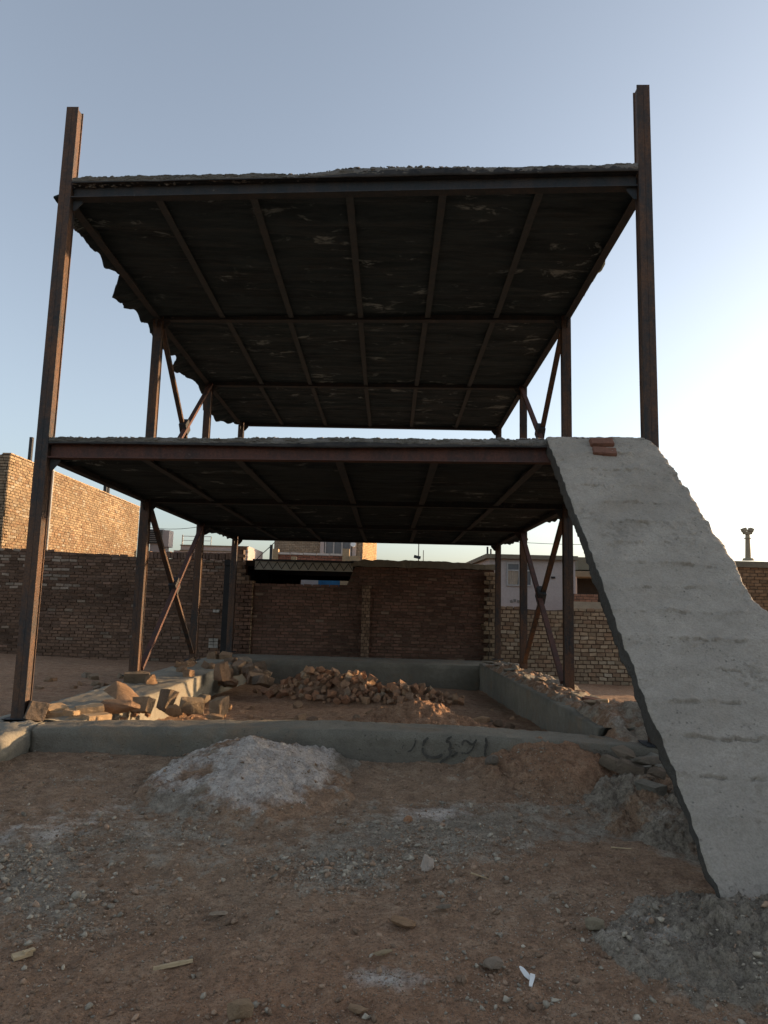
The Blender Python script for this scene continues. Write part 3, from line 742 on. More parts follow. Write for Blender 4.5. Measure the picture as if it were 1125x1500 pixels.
# spray-painted strokes on the front footing's outer face
def strokes():
    m = MB()
    def on(px, py):
        xs = [p[0] for p in FRONT]; ys = [p[1] for p in FRONT]
        Y = 5.9
        for _ in range(3): p = atY(px, py, Y); Y = float(np.interp(p.x, xs, ys))-.026
        return atY(px, py, Y)
    def z(a, b): return (560+a/5.114, 1050+b/5.114)
    S = [([(245, 160), (250, 190), (235, 225), (215, 255), (190, 262)], 11),
         ([(345, 155), (318, 180), (302, 220), (305, 265), (330, 295), (375, 308), (425, 300), (450, 280)], 20),
         ([(520, 148), (490, 165), (478, 190), (500, 185), (515, 215), (498, 240), (515, 262), (505, 290), (480, 310), (430, 345)], 17),
         ([(515, 300), (540, 285), (565, 265)], 16),
         ([(705, 168), (690, 200), (665, 210), (640, 185), (618, 175), (600, 195), (600, 215)], 16), ([(690, 205), (680, 235), (655, 265), (625, 278), (590, 270)], 12),
         ([(775, 155), (782, 200), (772, 240), (770, 290), (776, 340), (774, 380)], 19),
         ([(640, 310), (660, 345)], 20), ([(160, 200), (150, 240)], 7)]
    for pts, wpx in S:
        pts = [z(*p) for p in pts]
        # resample for a smooth hand-drawn line
        P2 = []
        for i in range(len(pts)-1):
            for k in range(4):
                t = k/4; P2.append((lerp(pts[i][0], pts[i+1][0], t), lerp(pts[i][1], pts[i+1][1], t)))
        P2.append(pts[-1])
        for _ in range(2):
            P2 = [P2[0]]+[((P2[i-1][0]+2*P2[i][0]+P2[i+1][0])/4, (P2[i-1][1]+2*P2[i][1]+P2[i+1][1])/4) for i in range(1, len(P2)-1)]+[P2[-1]]
        L, Rr = [], []
        for i, (a, b) in enumerate(P2):
            q = P2[min(i+1, len(P2)-1)]; p = P2[max(i-1, 0)]
            dx, dy = q[0]-p[0], q[1]-p[1]; ln = math.hypot(dx, dy) or 1
            w = wpx/5.114/2*(.75+.5*rnd.random())*(.55 if i in (0, len(P2)-1) else 1)
            L.append(on(a-dy/ln*w, b+dx/ln*w)); Rr.append(on(a+dy/ln*w, b-dx/ln*w))
        n = len(P2)
        m.add(L+Rr, [(i, i+1, n+i+1, n+i) for i in range(n-1) if rnd.random() > .025])
    o = m.build('graffiti', GRAFF, front)
strokes()

# ------------------------------------------------------------------ stones and bricks
def stone_mesh(seed, npt=22, flat=1.0, sub=True):
    r = random.Random(seed); bm = bmesh.new()
    for _ in range(npt):
        v = Vector((r.gauss(0, 1), r.gauss(0, 1), r.gauss(0, 1))).normalized(); k = max(abs(v.x), abs(v.y), abs(v.z)); v = v*min(1/k, 1.35)*.84*r.uniform(.86, 1.04) if r.random() < .8 else v*r.uniform(.8, 1.08)
        bm.verts.new((v.x, v.y*.8, v.z*.74*flat))
    bmesh.ops.convex_hull(bm, input=bm.verts)
    bmesh.ops.delete(bm, geom=[v for v in bm.verts if not v.link_faces], context='VERTS')
    bmesh.ops.dissolve_limit(bm, angle_limit=R(16), verts=bm.verts, edges=bm.edges)
    bmesh.ops.bevel(bm, geom=bm.edges[:], offset=.022, segments=1, affect='EDGES', profile=.6, clamp_overlap=True)
    bmesh.ops.triangulate(bm, faces=bm.faces)
    bmesh.ops.subdivide_edges(bm, edges=[e for e in bm.edges if e.calc_length() > .22], cuts=3, use_grid_fill=True)
    for v in bm.verts:
        c = v.co*2.3
        n = float(fbm(c.x+seed, c.y+c.z*.7, seed, 4, .6))
        n2 = float(fbm(c.x*3.1+c.z*2, c.y*3.1-c.z, seed+3, 3, .6)); v.co += v.co.normalized()*(n*.09+n2*.07)
    bmesh.ops.recalc_face_normals(bm, faces=bm.faces)
    me = bpy.data.meshes.new('stone'); bm.to_mesh(me); bm.free(); me.materials.append(STONE)
    me.polygons.foreach_set('use_smooth', [True]*len(me.polygons)); me.set_sharp_from_angle(angle=R(18)); return me
def block_mesh(seed):
    r = random.Random(seed); bm = bmesh.new(); bmesh.ops.create_cube(bm, size=1.7)
    for v in bm.verts: v.co = Vector((v.co.x*r.uniform(.78, 1.1), v.co.y*.8*r.uniform(.7, 1.1), v.co.z*.72*r.uniform(.7, 1.12)))+Vector((r.uniform(-.1, .1), r.uniform(-.1, .1), r.uniform(-.1, .1)))
    for q in range(2):                                   # knock a corner off
        c = r.choice(list(bm.verts)).co.copy(); n = c.normalized()
        bmesh.ops.bisect_plane(bm, geom=bm.verts[:]+bm.edges[:]+bm.faces[:], plane_co=c*r.uniform(.68, .82), plane_no=n, clear_outer=True)
        bmesh.ops.holes_fill(bm, edges=[e for e in bm.edges if e.is_boundary], sides=0)
    bmesh.ops.bevel(bm, geom=bm.edges[:], offset=.03, segments=1, affect='EDGES', clamp_overlap=True)
    bmesh.ops.triangulate(bm, faces=bm.faces)
    for _ in range(2): bmesh.ops.subdivide_edges(bm, edges=[e for e in bm.edges if e.calc_length() > .3], cuts=2, use_grid_fill=True)
    for v in bm.verts:
        c = v.co*2.2
        n = float(fbm(c.x+seed, c.y+c.z*.7, seed, 4, .6)); n2 = float(fbm(c.x*3+c.z*2, c.y*3-c.z+seed, seed+3, 3, .6))
        v.co += v.co.normalized()*(n*.10+n2*.08)
    bmesh.ops.recalc_face_normals(bm, faces=bm.faces)
    me = bpy.data.meshes.new('stone'); bm.to_mesh(me); bm.free(); me.materials.append(STONE)
    me.polygons.foreach_set('use_smooth', [True]*len(me.polygons)); me.set_sharp_from_angle(angle=R(22)); return me
BLOCKS = [block_mesh(600+k) for k in range(8)]
STONES = [stone_mesh(300+k) if k % 3 == 0 else BLOCKS[k % 8] for k in range(10)]
FLATS = [stone_mesh(400+k, 18, .45) for k in range(5)]
def stone(me, loc, s, rot, label, cat='stone', group=None, color=(1, 1, 1), name='stone', scale=(1, 1, 1)):
    o = bpy.data.objects.new(name, me); COL.objects.link(o)
    o.location = loc; o.scale = (s*scale[0], s*scale[1], s*scale[2]); o.rotation_euler = rot; o.color = (*color, 1)
    return tag(o, label, cat, group)
def rr(): return (rnd.uniform(-.5, .5), rnd.uniform(-.5, .5), rnd.uniform(0, 6.28))
gz = lambda x, y: float(ground_z(np.array([x]), np.array([y]))[0])

# the heap of broken stone in front of the back footing
pts = []
tries = 0
while len(pts) < 285 and tries < 30000:
    tries += 1
    x, y = rnd.uniform(-2.3, 1.5), rnd.uniform(10.1, 11.9)
    h = float(pile(np.array([x]), np.array([y]))[0])
    if h < .06 or rnd.random() > .25+h*1.9: continue
    s = rnd.choice((.045, .055, .065, .075, .085, .10))*rnd.uniform(.9, 1.1)*(1 if h > .15 else .85)
    if any((x-a)**2+(y-b)**2 < (s*.62+c*.62)**2 for a, b, c in pts): continue
    pts.append((x, y, s))
for x, y, s in pts:
    z = gz(x, y)+s*.55+rnd.uniform(-.01, .045)
    stone(rnd.choice(STONES+BLOCKS), (x, y, z), s*.86, (rnd.uniform(-1, 1), rnd.uniform(-1, 1), rnd.uniform(0, 6.28)), 'broken buff stone in the big loose heap before the back wall', 'stone', 'stones of the big heap before the back wall', rnd.choice([(1.5, 1.12, .92), (1.6, 1.24, 1.04), (1.3, .95, .78), (1.4, 1.24, 1.08)]))

# rubble thrown into the back left corner, against the left footing
corner = 0
for k in range(34):
    px, py = rnd.uniform(318, 392), rnd.uniform(966, 1002)
    if py < 968+.35*abs(px-350): py = 968+.35*abs(px-350)+rnd.uniform(0, 15)
    Y = lerp(13.4, 10.6, (py-965)/45)
    p = atY(px, py, Y); s = rnd.uniform(.07, .17)
    stone(rnd.choice(STONES), (p.x, p.y, max(p.z, gz(p.x, p.y)+s*.3)), s, rr(), 'rough grey or tan stone tumbled into the back left corner', 'stone', 'stones tumbled in the back left corner', rnd.choice([(1, .95, .9), (.8, .78, .75), (1.15, .95, .8)]))
# scattered stones on the inner floor
for k in range(46):
    x, y = rnd.uniform(-2.4, 1.8), rnd.uniform(6.6, 12.6)
    if abs(x-.35) < 1.0 and abs(y-7.6) < .7: continue
    if float(pile(np.array([x]), np.array([y]))[0]) > .06: continue
    s = rnd.uniform(.03, .085)
    stone(rnd.choice(STONES), (x, y, gz(x, y)+s*.3), s, rr(), 'small stone lying loose on the red floor inside the footing', 'stone', 'loose stones on the inner floor', rnd.choice([(1, .95, .9), (.85, .8, .75)]))
# named stones by the left footing: (px, py of its middle, depth, size, shape, stretch, label, colour)
NAMED = [
 (53, 1042, 6.35, .14, STONES[1], (1.05, .9, 1.0), 'grey lump of concrete at the foot of the front left post', (.85, .9, .92)),
 (182, 1020, 7.2, .19, FLATS[0], (1.25, .85, 1.5), 'pale flat slab of stone leaning beside the left footing', (1.15, 1.1, 1.0)),
 (170, 1035, 6.85, .17, STONES[3], (1.5, .8, .55), 'long low brown stone below the leaning slab', (1.05, .85, .7)),
 (210, 1033, 7.1, .11, STONES[4], (.9, .8, 1.2), 'narrow tan stone right of the leaning slab', (1.15, .95, .75)),
 (243, 1027, 7.75, .13, STONES[5], (.75, .75, 1.45), 'dark stone standing in for a shadow on the sunlit footing face', (.72, .68, .62)),  # dark stone placed for the shadow shape on the sunlit footing
 (256, 1041, 7.3, .11, STONES[6], (.95, .9, .9), 'pointed orange stone in front of the shadow stand-in', (1.25, 1.0, .75)),
 (281, 1033, 7.6, .13, STONES[7], (1.1, .9, .85), 'broad buff stone left of the square block', (1.15, 1.0, .8)),
 (296, 1024, 7.9, .10, STONES[9], (1.0, .9, .8), 'rounded tan stone behind the broad buff stone', (1.05, .95, .8)),
 (322, 1035, 7.4, .125, STONES[2], (.95, .85, 1.05), 'square brown block of stone at the right end of the rubble row', (1.1, .92, .75)),
 (315, 1051, 6.95, .075, STONES[0], (1.3, .9, .7), 'small pale stone below the square block', (1.1, 1.0, .85)),
 (201, 994, 9.3, .15, STONES[8], (1.25, .9, .8), 'grey stone lump wedged at the base of the second left post', (.72, .74, .72)),
 (222, 996, 9.1, .10, STONES[3], (.9, .9, 1), 'tan stone beside the lump at the second left post', (1.15, .95, .75)),
 (325, 985, 10.6, .17, STONES[2], (.7, .8, 1.25), 'tall brown block set upright at the end of the sunlit footing', (1.1, .85, .68)),
]
for px, py, Y, s, me, sc, lab, colr in NAMED:
    p = atY(px, py, Y)
    tilt = .62 if 'leaning beside' in lab else rnd.uniform(-.25, .25)
    stone(me, p, s*1.05, (rnd.uniform(-.2, .2), tilt, rnd.uniform(0, 6.28) if sc[0] < 1.2 else rnd.uniform(-.3, .3)), lab, 'stone', None, colr, scale=sc)
for k in range(34):
    px = rnd.uniform(58, 335); py = 1050-.03*(px-60)+rnd.uniform(-8, 8); Y = 6.62+.0035*(px-60)+(1052-py)*.03
    p = atY(px, py, Y); s = rnd.uniform(.02, .055)
    stone(rnd.choice(STONES), p, s, rr(), 'small chip of stone or brick among the rubble row at the left footing', 'stone', 'small chips of the left rubble row', rnd.choice([(1.2, 1.0, .8), (1.0, .9, .8), (.9, .9, .88)]))
for k in range(12):
    px, py = rnd.uniform(0, 190), rnd.uniform(984, 1012); p = atZ(px, py, -1.46); s = rnd.uniform(.04, .10)
    stone(rnd.choice(STONES), (p.x, p.y, gz(p.x, p.y)+s*.25), s, rr(), 'loose stone on the bare earth before the long dark wall', 'stone', 'stones before the long dark wall', rnd.choice([(1, .9, .8), (1.1, 1.05, 1.0)]))
# foreground stones
ROUND = [stone_mesh(900+k, 26) for k in range(10)]
POINTED = stone_mesh(777, 20)
for v in POINTED.vertices:
    k = max(.25, .8-.55*v.co.z); v.co.x *= k*1.25; v.co.y *= k*1.2; v.co.z *= 1.3
FORE = [
 (625, 1268, .052, POINTED, (1, 1, 1.2), 'white pointed stone standing in the middle of the yard', (2.1, 2.5, 2.9)),
 (612, 1288, .03, ROUND[5], (1, 1, .8), 'small tan pebble below the white pointed stone', (1, .95, .9)),
 (597, 1201, .04, ROUND[3], (.9, .9, 1.1), 'pinkish stone beyond the white pointed stone, near the pale dust', (1.35, 1.0, .8)),
 (590, 1355, .048, ROUND[8], (1.45, .8, .6), 'oblong tan stone in the yard below the white pointed one', (1.1, 1.0, .85)),
 (722, 1416, .045, ROUND[4], (1.1, .9, .75), 'smooth grey stone left of the torn white scrap', (.95, 1.05, 1.15)),
 (351, 1487, .052, ROUND[7], (1, .9, .8), 'round tan stone at the bottom edge right of the stick', (1.15, 1.1, .95)),
 (524, 1482, .034, ROUND[6], (1.3, .9, .5), 'flat brown pebble at the bottom edge of the yard', (1.2, .95, .75)),
 (872, 1358, .05, ROUND[1], (1.1, .9, .9), 'tan stone at the left edge of the grey cement spoil', (1.0, 1.0, .9)),
 (410, 1163, .045, ROUND[2], (1.1, .9, .8), 'brown stone beside the right foot of the lime heap', (.9, .85, .8)),
 (320, 1340, .035, FLATS[1], (1.5, .8, .8), 'pale flat chip on the gravel left of centre', (1.3, 1.2, 1.1)),
 (705, 1058, .10, ROUND[6], (1.5, .9, .9), 'pale boulder on the earth pile behind the graffiti', (1.15, 1.0, .85)),
 (728, 1060, .08, ROUND[9], (1, .9, 1), 'grey boulder right of the pale boulder behind the graffiti', (.7, .68, .66)),
 (720, 1117, .07, ROUND[4], (1, .9, 1), 'grey stone at the foot of the graffiti strokes', (.75, .72, .68)),
 (915, 1365, .03, ROUND[5], (1.2, .9, .8), 'grey lump on the cement spoil by the ramp foot', (.7, .8, .85)),
 (650, 1330, .035, FLATS[3], (1.5, .8, .8), 'flat brownish chip right of the oblong tan stone', (.95, .9, .8)),
 (560, 1398, .035, FLATS[2], (1.6, .6, .7), 'slim yellowish chip below the oblong tan stone', (1.3, 1.15, .9)),
]
def on_ground(px, py):
    z = -1.4
    for _ in range(6):
        p = atZ(px, py, z); z = gz(p.x, p.y)+max(0, float(h_in(p.x, p.y))-.02)+max(0, float(h_red(p.x, p.y))-.02)
    return p
for px, py, s, me, sc, lab, colr in FORE:
    p = on_ground(px, py+4)
    stone(me, p+Vector((0, 0, s*.5)), s*.95, (rnd.uniform(-.15, .15), rnd.uniform(-.15, .15), rnd.uniform(-.4, .4)), lab, 'stone', None, tuple(v*1.3 for v in colr), scale=sc)

# loose bricks
def brick_mesh(seed, mat, d=(.20, .10, .07)):
    r = random.Random(seed); bm = bmesh.new(); bmesh.ops.create_cube(bm, size=1)
    for v in bm.verts: v.co = Vector((v.co.x*d[0], v.co.y*d[1], v.co.z*d[2]))
    bmesh.ops.bevel(bm, geom=bm.edges[:], offset=.006, segments=2, affect='EDGES', clamp_overlap=True)
    bmesh.ops.subdivide_edges(bm, edges=[e for e in bm.edges if e.calc_length() > .05], cuts=4, use_grid_fill=True)
    for v in bm.verts:
        n = float(fbm(v.co.x*22+seed, v.co.y*22+v.co.z*30, seed, 4, .6)); v.co += v.co.normalized()*n*.014
    bmesh.ops.recalc_face_normals(bm, faces=bm.faces)
    me = bpy.data.meshes.new('brick'); bm.to_mesh(me); bm.free(); me.materials.append(mat); return me
BM = [brick_mesh(500+k, BUFFB) for k in range(4)]; RM = [brick_mesh(520+k, REDB) for k in range(3)]
def brick(me, loc, rot, label, group=None, sc=1.0):
    o = bpy.data.objects.new('brick', me); COL.objects.link(o); o.location = loc; o.rotation_euler = rot; o.scale = (sc, sc, sc)
    return tag(o, label, 'brick', group)
BR = [(79, 1041, 6.62, 1.2, .3, 'yellow brick on top of the little stack, leftmost'), (92, 1049, 6.55, .2, 0, 'yellow brick lying in the lower row of the little stack'), (112, 1045, 6.6, 1.3, .1, 'yellow brick standing on end in the middle of the little stack'),
      (131, 1041, 6.65, .5, .1, 'yellow brick at the upper right of the little stack'), (73, 1056, 6.5, .1, 0, 'yellow brick at the lower left of the little stack'), (103, 1057, 6.48, .9, 0, 'yellow brick half hidden below the middle of the little stack'),
      (123, 1056, 6.5, .3, 0, 'yellow brick at the lower right of the little stack'), (141, 1053, 6.55, 1.0, .1, 'yellow brick fallen off the right end of the little stack')]
for k, (px, py, Y, rz, rx, lab) in enumerate(BR):
    brick(BM[k % 4], atY(px, py, Y), (rx, rnd.uniform(-.1, .1), rz), lab, None, 1.25)
# two red bricks lying on the ramp
nrmE = Vector(RN); 
TLr, BLr = Vector((1.44, 5.97, 1.485)), Vector((1.545, 3.257, -1.25))
def on_ramp(px, py, off):
    r = ray(px, py); p0 = TLr+nrmE*off; return r*(nrmE.dot(p0)/nrmE.dot(r))
rq = nrmE.to_track_quat('Z', 'Y').to_euler()
xa = Vector((1, -.06, 0)).normalized(); ya = nrmE.cross(xa).normalized(); xa = ya.cross(nrmE).normalized()
rm = Matrix((xa, ya, nrmE)).transposed()
brick(RM[0], on_ramp(881, 650, .004), (rm @ Euler((0, 0, .03)).to_matrix()).to_euler(), 'upper red brick lying near the top of the ramp')
brick(RM[1], on_ramp(885, 664, .002), (rm @ Euler((0, 0, -.10)).to_matrix()).to_euler(), 'lower red brick lying near the top of the ramp')
# broken courses along the right footing
RT = [(716, 977, 13.2, 0, 'pale flat stone at the far end of the right footing'), (733, 981, 12.7, 1, 'grey slab on the right footing near the last post'), (748, 984, 11.5, 0, 'thin slab on the right footing by the third post'),
      (775, 995, 10.3, 0, 'long grey slab lying along the right footing'), (792, 1001, 9.9, 1, 'second grey slab in line along the right footing'), (825, 1015, 8.9, 0, 'broken slab at the base of the second right post'),
      (850, 1030, 8.2, 1, 'mortar caked slab right of the second right post'), (868, 1042, 7.6, 1, 'pale slab half way down the right footing'), (893, 1053, 7.1, 0, 'long pale slab near the front of the right footing'), (915, 1063, 6.7, 0, 'last pale slab at the front end of the right footing')]
for px, py, Y, f, lab in RT:
    p = atY(px, py, Y); p.x = max(p.x, 2.0)
    stone(FLATS[(px) % 5], (p.x, p.y, max(p.z, top_foot(Y)+.03)+.03), rnd.uniform(.16, .24), (rnd.uniform(-.12, .12), rnd.uniform(-.12, .12), R(90)+rnd.uniform(-.3, .3)), lab, 'stone', None, rnd.choice([(.95, 1.0, 1.0), (1.05, 1.05, 1.0)]), scale=(1.25, .75, .6))
for k, (px, py, Y, lab) in enumerate([(742, 987, 12.0, 'orange brick on the right footing by the third post'), (757, 993, 11.2, 'broken orange brick on the inner edge of the right footing'), (798, 1020, 9.2, 'buff brick end bright on the inner edge of the right footing'), (808, 1026, 8.9, 'yellow brick end next to the bright buff brick'),
                                       (867, 1032, 7.9, 'orange brick leaning among the slabs of the right footing'), (878, 1035, 7.8, 'small brown brick beside the leaning orange brick'), (873, 1070, 6.9, 'tan brick on the earth by the end of the right footing')]):
    brick(BM[k % 4] if k % 2 else RM[k % 3], atY(px, py, Y)+Vector((0, 0, .04)), (rnd.uniform(-.3, .3), rnd.uniform(-.3, .3), rnd.uniform(0, 3)), lab)

for px, py, Y, s_, lab in ((915, 1096, 5.65, .15, 'grey concrete chunk at the corner where the footing meets the ramp'), (948, 1108, 5.35, .17, 'flat grey concrete slab lying under the edge of the ramp'), (972, 1128, 5.05, .15, 'tilted grey concrete slab under the ramp, next to the flat one'), (922, 1122, 5.3, .12, 'rough grey lump on the bank below the corner chunk'), (955, 1150, 4.85, .11, 'grey lump on the bank under the tilted slab'), (897, 1112, 5.5, .10, 'brown lump at the right foot of the red mound'), (876, 1082, 6.1, .12, 'grey lump plugging the corner behind the red mound')):
    stone(FLATS[px % 5] if s_ > .14 else STONES[px % 10], atY(px, py, Y)-Vector((0, 0, .03)), s_*.8, (rnd.uniform(-.3, .3), rnd.uniform(-.3, .3), rnd.uniform(0, 3)), lab, 'stone', None, (.78, .84, .86), scale=(1.2, .9, .9))
for k in range(9):
    Y = rnd.uniform(7, 13.6); x = rnd.uniform(2.05, 2.5); s = rnd.uniform(.05, .10)
    stone(rnd.choice(STONES), (x, Y, -1.09-.0155*(Y-6.2)+s*.35), s, rr(), 'rough mortar covered rubble stone along the top of the right footing', 'stone', 'rubble on the right footing', (.9, .85, .8))
for k in range(10):
    Y = rnd.uniform(9.6, 14); x = rnd.uniform(-3.4, -2.75); s = rnd.uniform(.06, .13)
    stone(rnd.choice(STONES), (x, Y, -1.17-.012*(Y-8)+s*.3), s, rr(), 'rubble stone on top of the left footing behind the second post', 'stone', 'rubble on the left footing', (.95, .85, .75))

# ------------------------------------------------------------------ litter
def litter():
    p = on_ground(252, 1420)
    a, b = on_ground(224, 1424), on_ground(282, 1412)
    m = MB(); up = Vector((0, 0, .012)); d = (b-a).normalized(); n = 8; pr = [(-.010, -.005), (-.008, .006), (.007, .007), (.010, -.004)]
    side = d.cross(Vector((0, 0, 1))).normalized(); V = []
    for i in range(n+1):
        c = lerp(a, b, i/n)+up; w = 1-.25*abs(i/n-.4)+rnd.uniform(-.12, .12)
        for (q, h) in pr: V.append(c+side*q*w+Vector((0, 0, h*w)))
    F = [(i*4+k, i*4+(k+1) % 4, (i+1)*4+(k+1) % 4, (i+1)*4+k) for i in range(n) for k in range(4)]+[(3, 2, 1, 0), (n*4, n*4+1, n*4+2, n*4+3)]
    centre(tag(m.add(V, F).build('stick', WOOD, fix=True), 'pale splintered wooden stick on the brown earth', 'stick'))
    a, b = on_ground(18, 1408), on_ground(46, 1399)
    m = MB(); m.box((a+b)/2+up, ((b-a).length, .035, .012), (.1, 0, math.atan2(b.y-a.y, b.x-a.x)))
    m.box((a+b)/2+up+Vector((.02, .012, .009)), ((b-a).length*.6, .018, .008), (.1, .05, math.atan2(b.y-a.y, b.x-a.x)+.2))
    centre(tag(m.build('wood_chip', WOOD), 'yellowish wood chip near the left bottom corner', 'wood chip'))
    # torn white scrap: two bent strips on one fold
    p = on_ground(775, 1442)
    m = MB()
    def strip(pts, w):
        V = []; n = len(pts)
        for i, q in enumerate(pts):
            q = Vector(q); e = Vector(pts[min(i+1, n-1)])-Vector(pts[max(i-1, 0)]); sd = e.cross(Vector((0, -.5, 1))).normalized()*w[i]
            V += [p+q-sd, p+q+sd, p+q+sd+Vector((0, 0, .003)), p+q-sd+Vector((0, 0, .003))]
        m.add(V, [(i*4+k, i*4+(k+1) % 4, i*4+4+(k+1) % 4, i*4+4+k) for i in range(n-1) for k in range(4)]+[(3, 2, 1, 0), (n*4-4, n*4-3, n*4-2, n*4-1)])
    strip([(-.022, .06, .03), (-.016, .045, .028), (-.006, .02, .022), (.004, 0, .018)], [.003, .008, .010, .006])
    strip([(.016, .012, .028), (.012, -.002, .026), (.004, -.02, .016), (-.002, -.034, .01)], [.009, .009, .007, .006])
    centre(tag(m.build('scrap', PAPER, fix=True), 'torn white scrap with two upturned strips at lower right', 'litter'))
    for (a_, b_, lab) in (((895, 1243), (925, 1246), 'dark splinter of wood lying near the ramp shadow'), ((690, 1281), (715, 1290), 'thin pale splinter on the earth left of the ramp')):
        a, b = on_ground(*a_), on_ground(*b_)
        centre(tag(MB().tube(a+up*.6, b+up*.8, .005, .003, 6).build('splinter', WOOD), lab, 'splinter'))
litter()

# the 295 stones that show largest stay things of their own; the rest lie in one object
every = [o for o in COL.objects if o.parent is None and o.name.split('.')[0] == 'stone']
every.sort(key=lambda o: -(o.scale[0]*o.scale[2])/(o.location.y**2))
bm = bmesh.new()
for o in every[290:]:
    k = len(bm.verts); bm.from_mesh(o.data); bm.verts.ensure_lookup_table()
    mw = Matrix.LocRotScale(o.location, o.rotation_euler, o.scale)
    for v in bm.verts[k:]: v.co = mw @ v.co
    bpy.data.objects.remove(o)
me = bpy.data.meshes.new('small_stones'); bm.to_mesh(me); bm.free(); me.materials.append(STONE)
so_ = bpy.data.objects.new('small_stones', me); COL.objects.link(so_); so_.color = (1.15, .98, .85, 1)
centre(tag(so_, 'smallest stones and chips lying among the rubble', 'stones', None, 'stuff'))

# ------------------------------------------------------------------ brick walls
def brick_face(m, org, u, nrm, L, top, course=.075, bl=.2, tint=None, joint=.012, thick=.22, base=0.0, ragged=None, hole=None, seed=0, backing=True, jit=1.0):
    """bricks laid on a plane: org bottom start, u along, nrm outward; top(s)->height. Backing block carries mortar (material 1)."""
    r = random.Random(seed); org, u, nrm = Vector(org), Vector(u).normalized(), Vector(nrm).normalized(); up = Vector((0, 0, 1))
    zmax = max(top(L*i/40) for i in range(41)); row = 0; z = base
    while z < zmax:
        s = -(.5*bl if row % 2 else 0)-r.uniform(0, .02)
        while s < L:
            l = bl*r.uniform(.93, 1.07); a, b = max(s, 0), min(s+l-joint, L); s += l
            if b-a < .02: continue
            mid = (a+b)/2; h = course-joint
            if z+h*.6 > top(mid): continue
            if ragged and ragged(mid, z, row, r): continue
            if hole and hole(mid, z+h/2): continue
            out = .013+r.uniform(-.006, .007)*jit; dz = r.uniform(-.003, .003)*jit; rt = r.uniform(-.004, .004)*jit; dz += .016*float(fbm(np.array([mid*.55]), np.array([z*.6]), seed+400, 2)[0])
            z1 = min(z+h, top(mid)+.02)
            P0 = [org+u*a+up*(z+dz-rt), org+u*b+up*(z+dz+rt), org+u*b+up*(z1+dz+rt), org+u*a+up*(z1+dz-rt)]
            k = .004
            F0 = [P0[0]+nrm*out+u*k+up*k, P0[1]+nrm*out-u*k+up*k, P0[2]+nrm*out-u*k-up*k, P0[3]+nrm*out+u*k-up*k]
            Q0 = [p-nrm*.004 for p in P0]
            c = tint(mid, z, r)
            m.add(Q0+F0, [(4, 5, 6, 7), (0, 1, 5, 4), (1, 2, 6, 5), (2, 3, 7, 6), (3, 0, 4, 7)], 0, c)
        z += course; row += 1
    if backing:
        n = 30
        for i in range(n):
            a, b = L*i/n, L*(i+1)/n; ha, hb = top(a), top(b)
            if hole:
                pass
            V = [org+u*a+up*(base-.3), org+u*b+up*(base-.3), org+u*b+up*(hb-.015), org+u*a+up*(ha-.015)]
            V += [v-nrm*thick for v in V]
            fs = [(0, 1, 2, 3), (5, 4, 7, 6), (3, 2, 6, 7)]
            if i == 0: fs.append((4, 0, 3, 7))
            if i == n-1: fs.append((1, 5, 6, 2))
            m.add(V, fs, 1, (.5, .5, .5))
def var(c, r, k=.25):
    f = 1+r.uniform(-k, k); g = r.uniform(-.03, .03)
    return (c[0]*f*(1+g), c[1]*f, c[2]*f*(1-g))

# dark wall to the left, in shade
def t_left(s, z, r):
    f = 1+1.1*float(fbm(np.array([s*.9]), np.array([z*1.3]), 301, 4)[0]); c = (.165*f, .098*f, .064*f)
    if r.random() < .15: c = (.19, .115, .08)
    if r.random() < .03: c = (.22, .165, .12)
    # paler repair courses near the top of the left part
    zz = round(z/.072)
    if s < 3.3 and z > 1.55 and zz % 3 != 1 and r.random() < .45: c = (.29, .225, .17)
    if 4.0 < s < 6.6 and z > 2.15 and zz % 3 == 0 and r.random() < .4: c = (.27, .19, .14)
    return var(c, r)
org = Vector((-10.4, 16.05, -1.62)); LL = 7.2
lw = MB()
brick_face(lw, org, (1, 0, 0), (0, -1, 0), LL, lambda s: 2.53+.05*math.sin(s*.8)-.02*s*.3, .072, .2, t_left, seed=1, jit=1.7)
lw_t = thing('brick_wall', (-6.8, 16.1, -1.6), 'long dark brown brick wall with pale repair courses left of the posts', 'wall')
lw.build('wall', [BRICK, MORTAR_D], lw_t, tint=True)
m = MB(); r0 = random.Random(5); x = -5.5
while x < -3.4:
    wdt = r0.uniform(.065, .085); m.box((x, 16.11, .905+r0.uniform(-.01, .01)), (wdt-.012, .2, .15), (0, r0.uniform(-.03, .03), 0), 0, var((.17, .105, .075), r0)); x += wdt
m.build('soldier_course', [BRICK], lw_t, tint=True)
for (px, py, w, h) in ((317, 895, 10, 7), (313, 942, 14, 15)):
    m = MB(); r0 = random.Random(px); p = atY(px, py, 16.03); wm, hm = w*16/998, h*16/998; nz = max(1, int(hm/.075))
    for j in range(nz):
        for i in range(2): m.box(p+Vector(((i-.5)*wm/2, -.012, (j-(nz-1)/2)*.075)), (wm/2-.01, .06, .062), (0, r0.uniform(-.06, .06), 0), 0, var((.46, .41, .34), r0, .12))
    m.build('brick_patch', [BRICK], lw_t, tint=True)

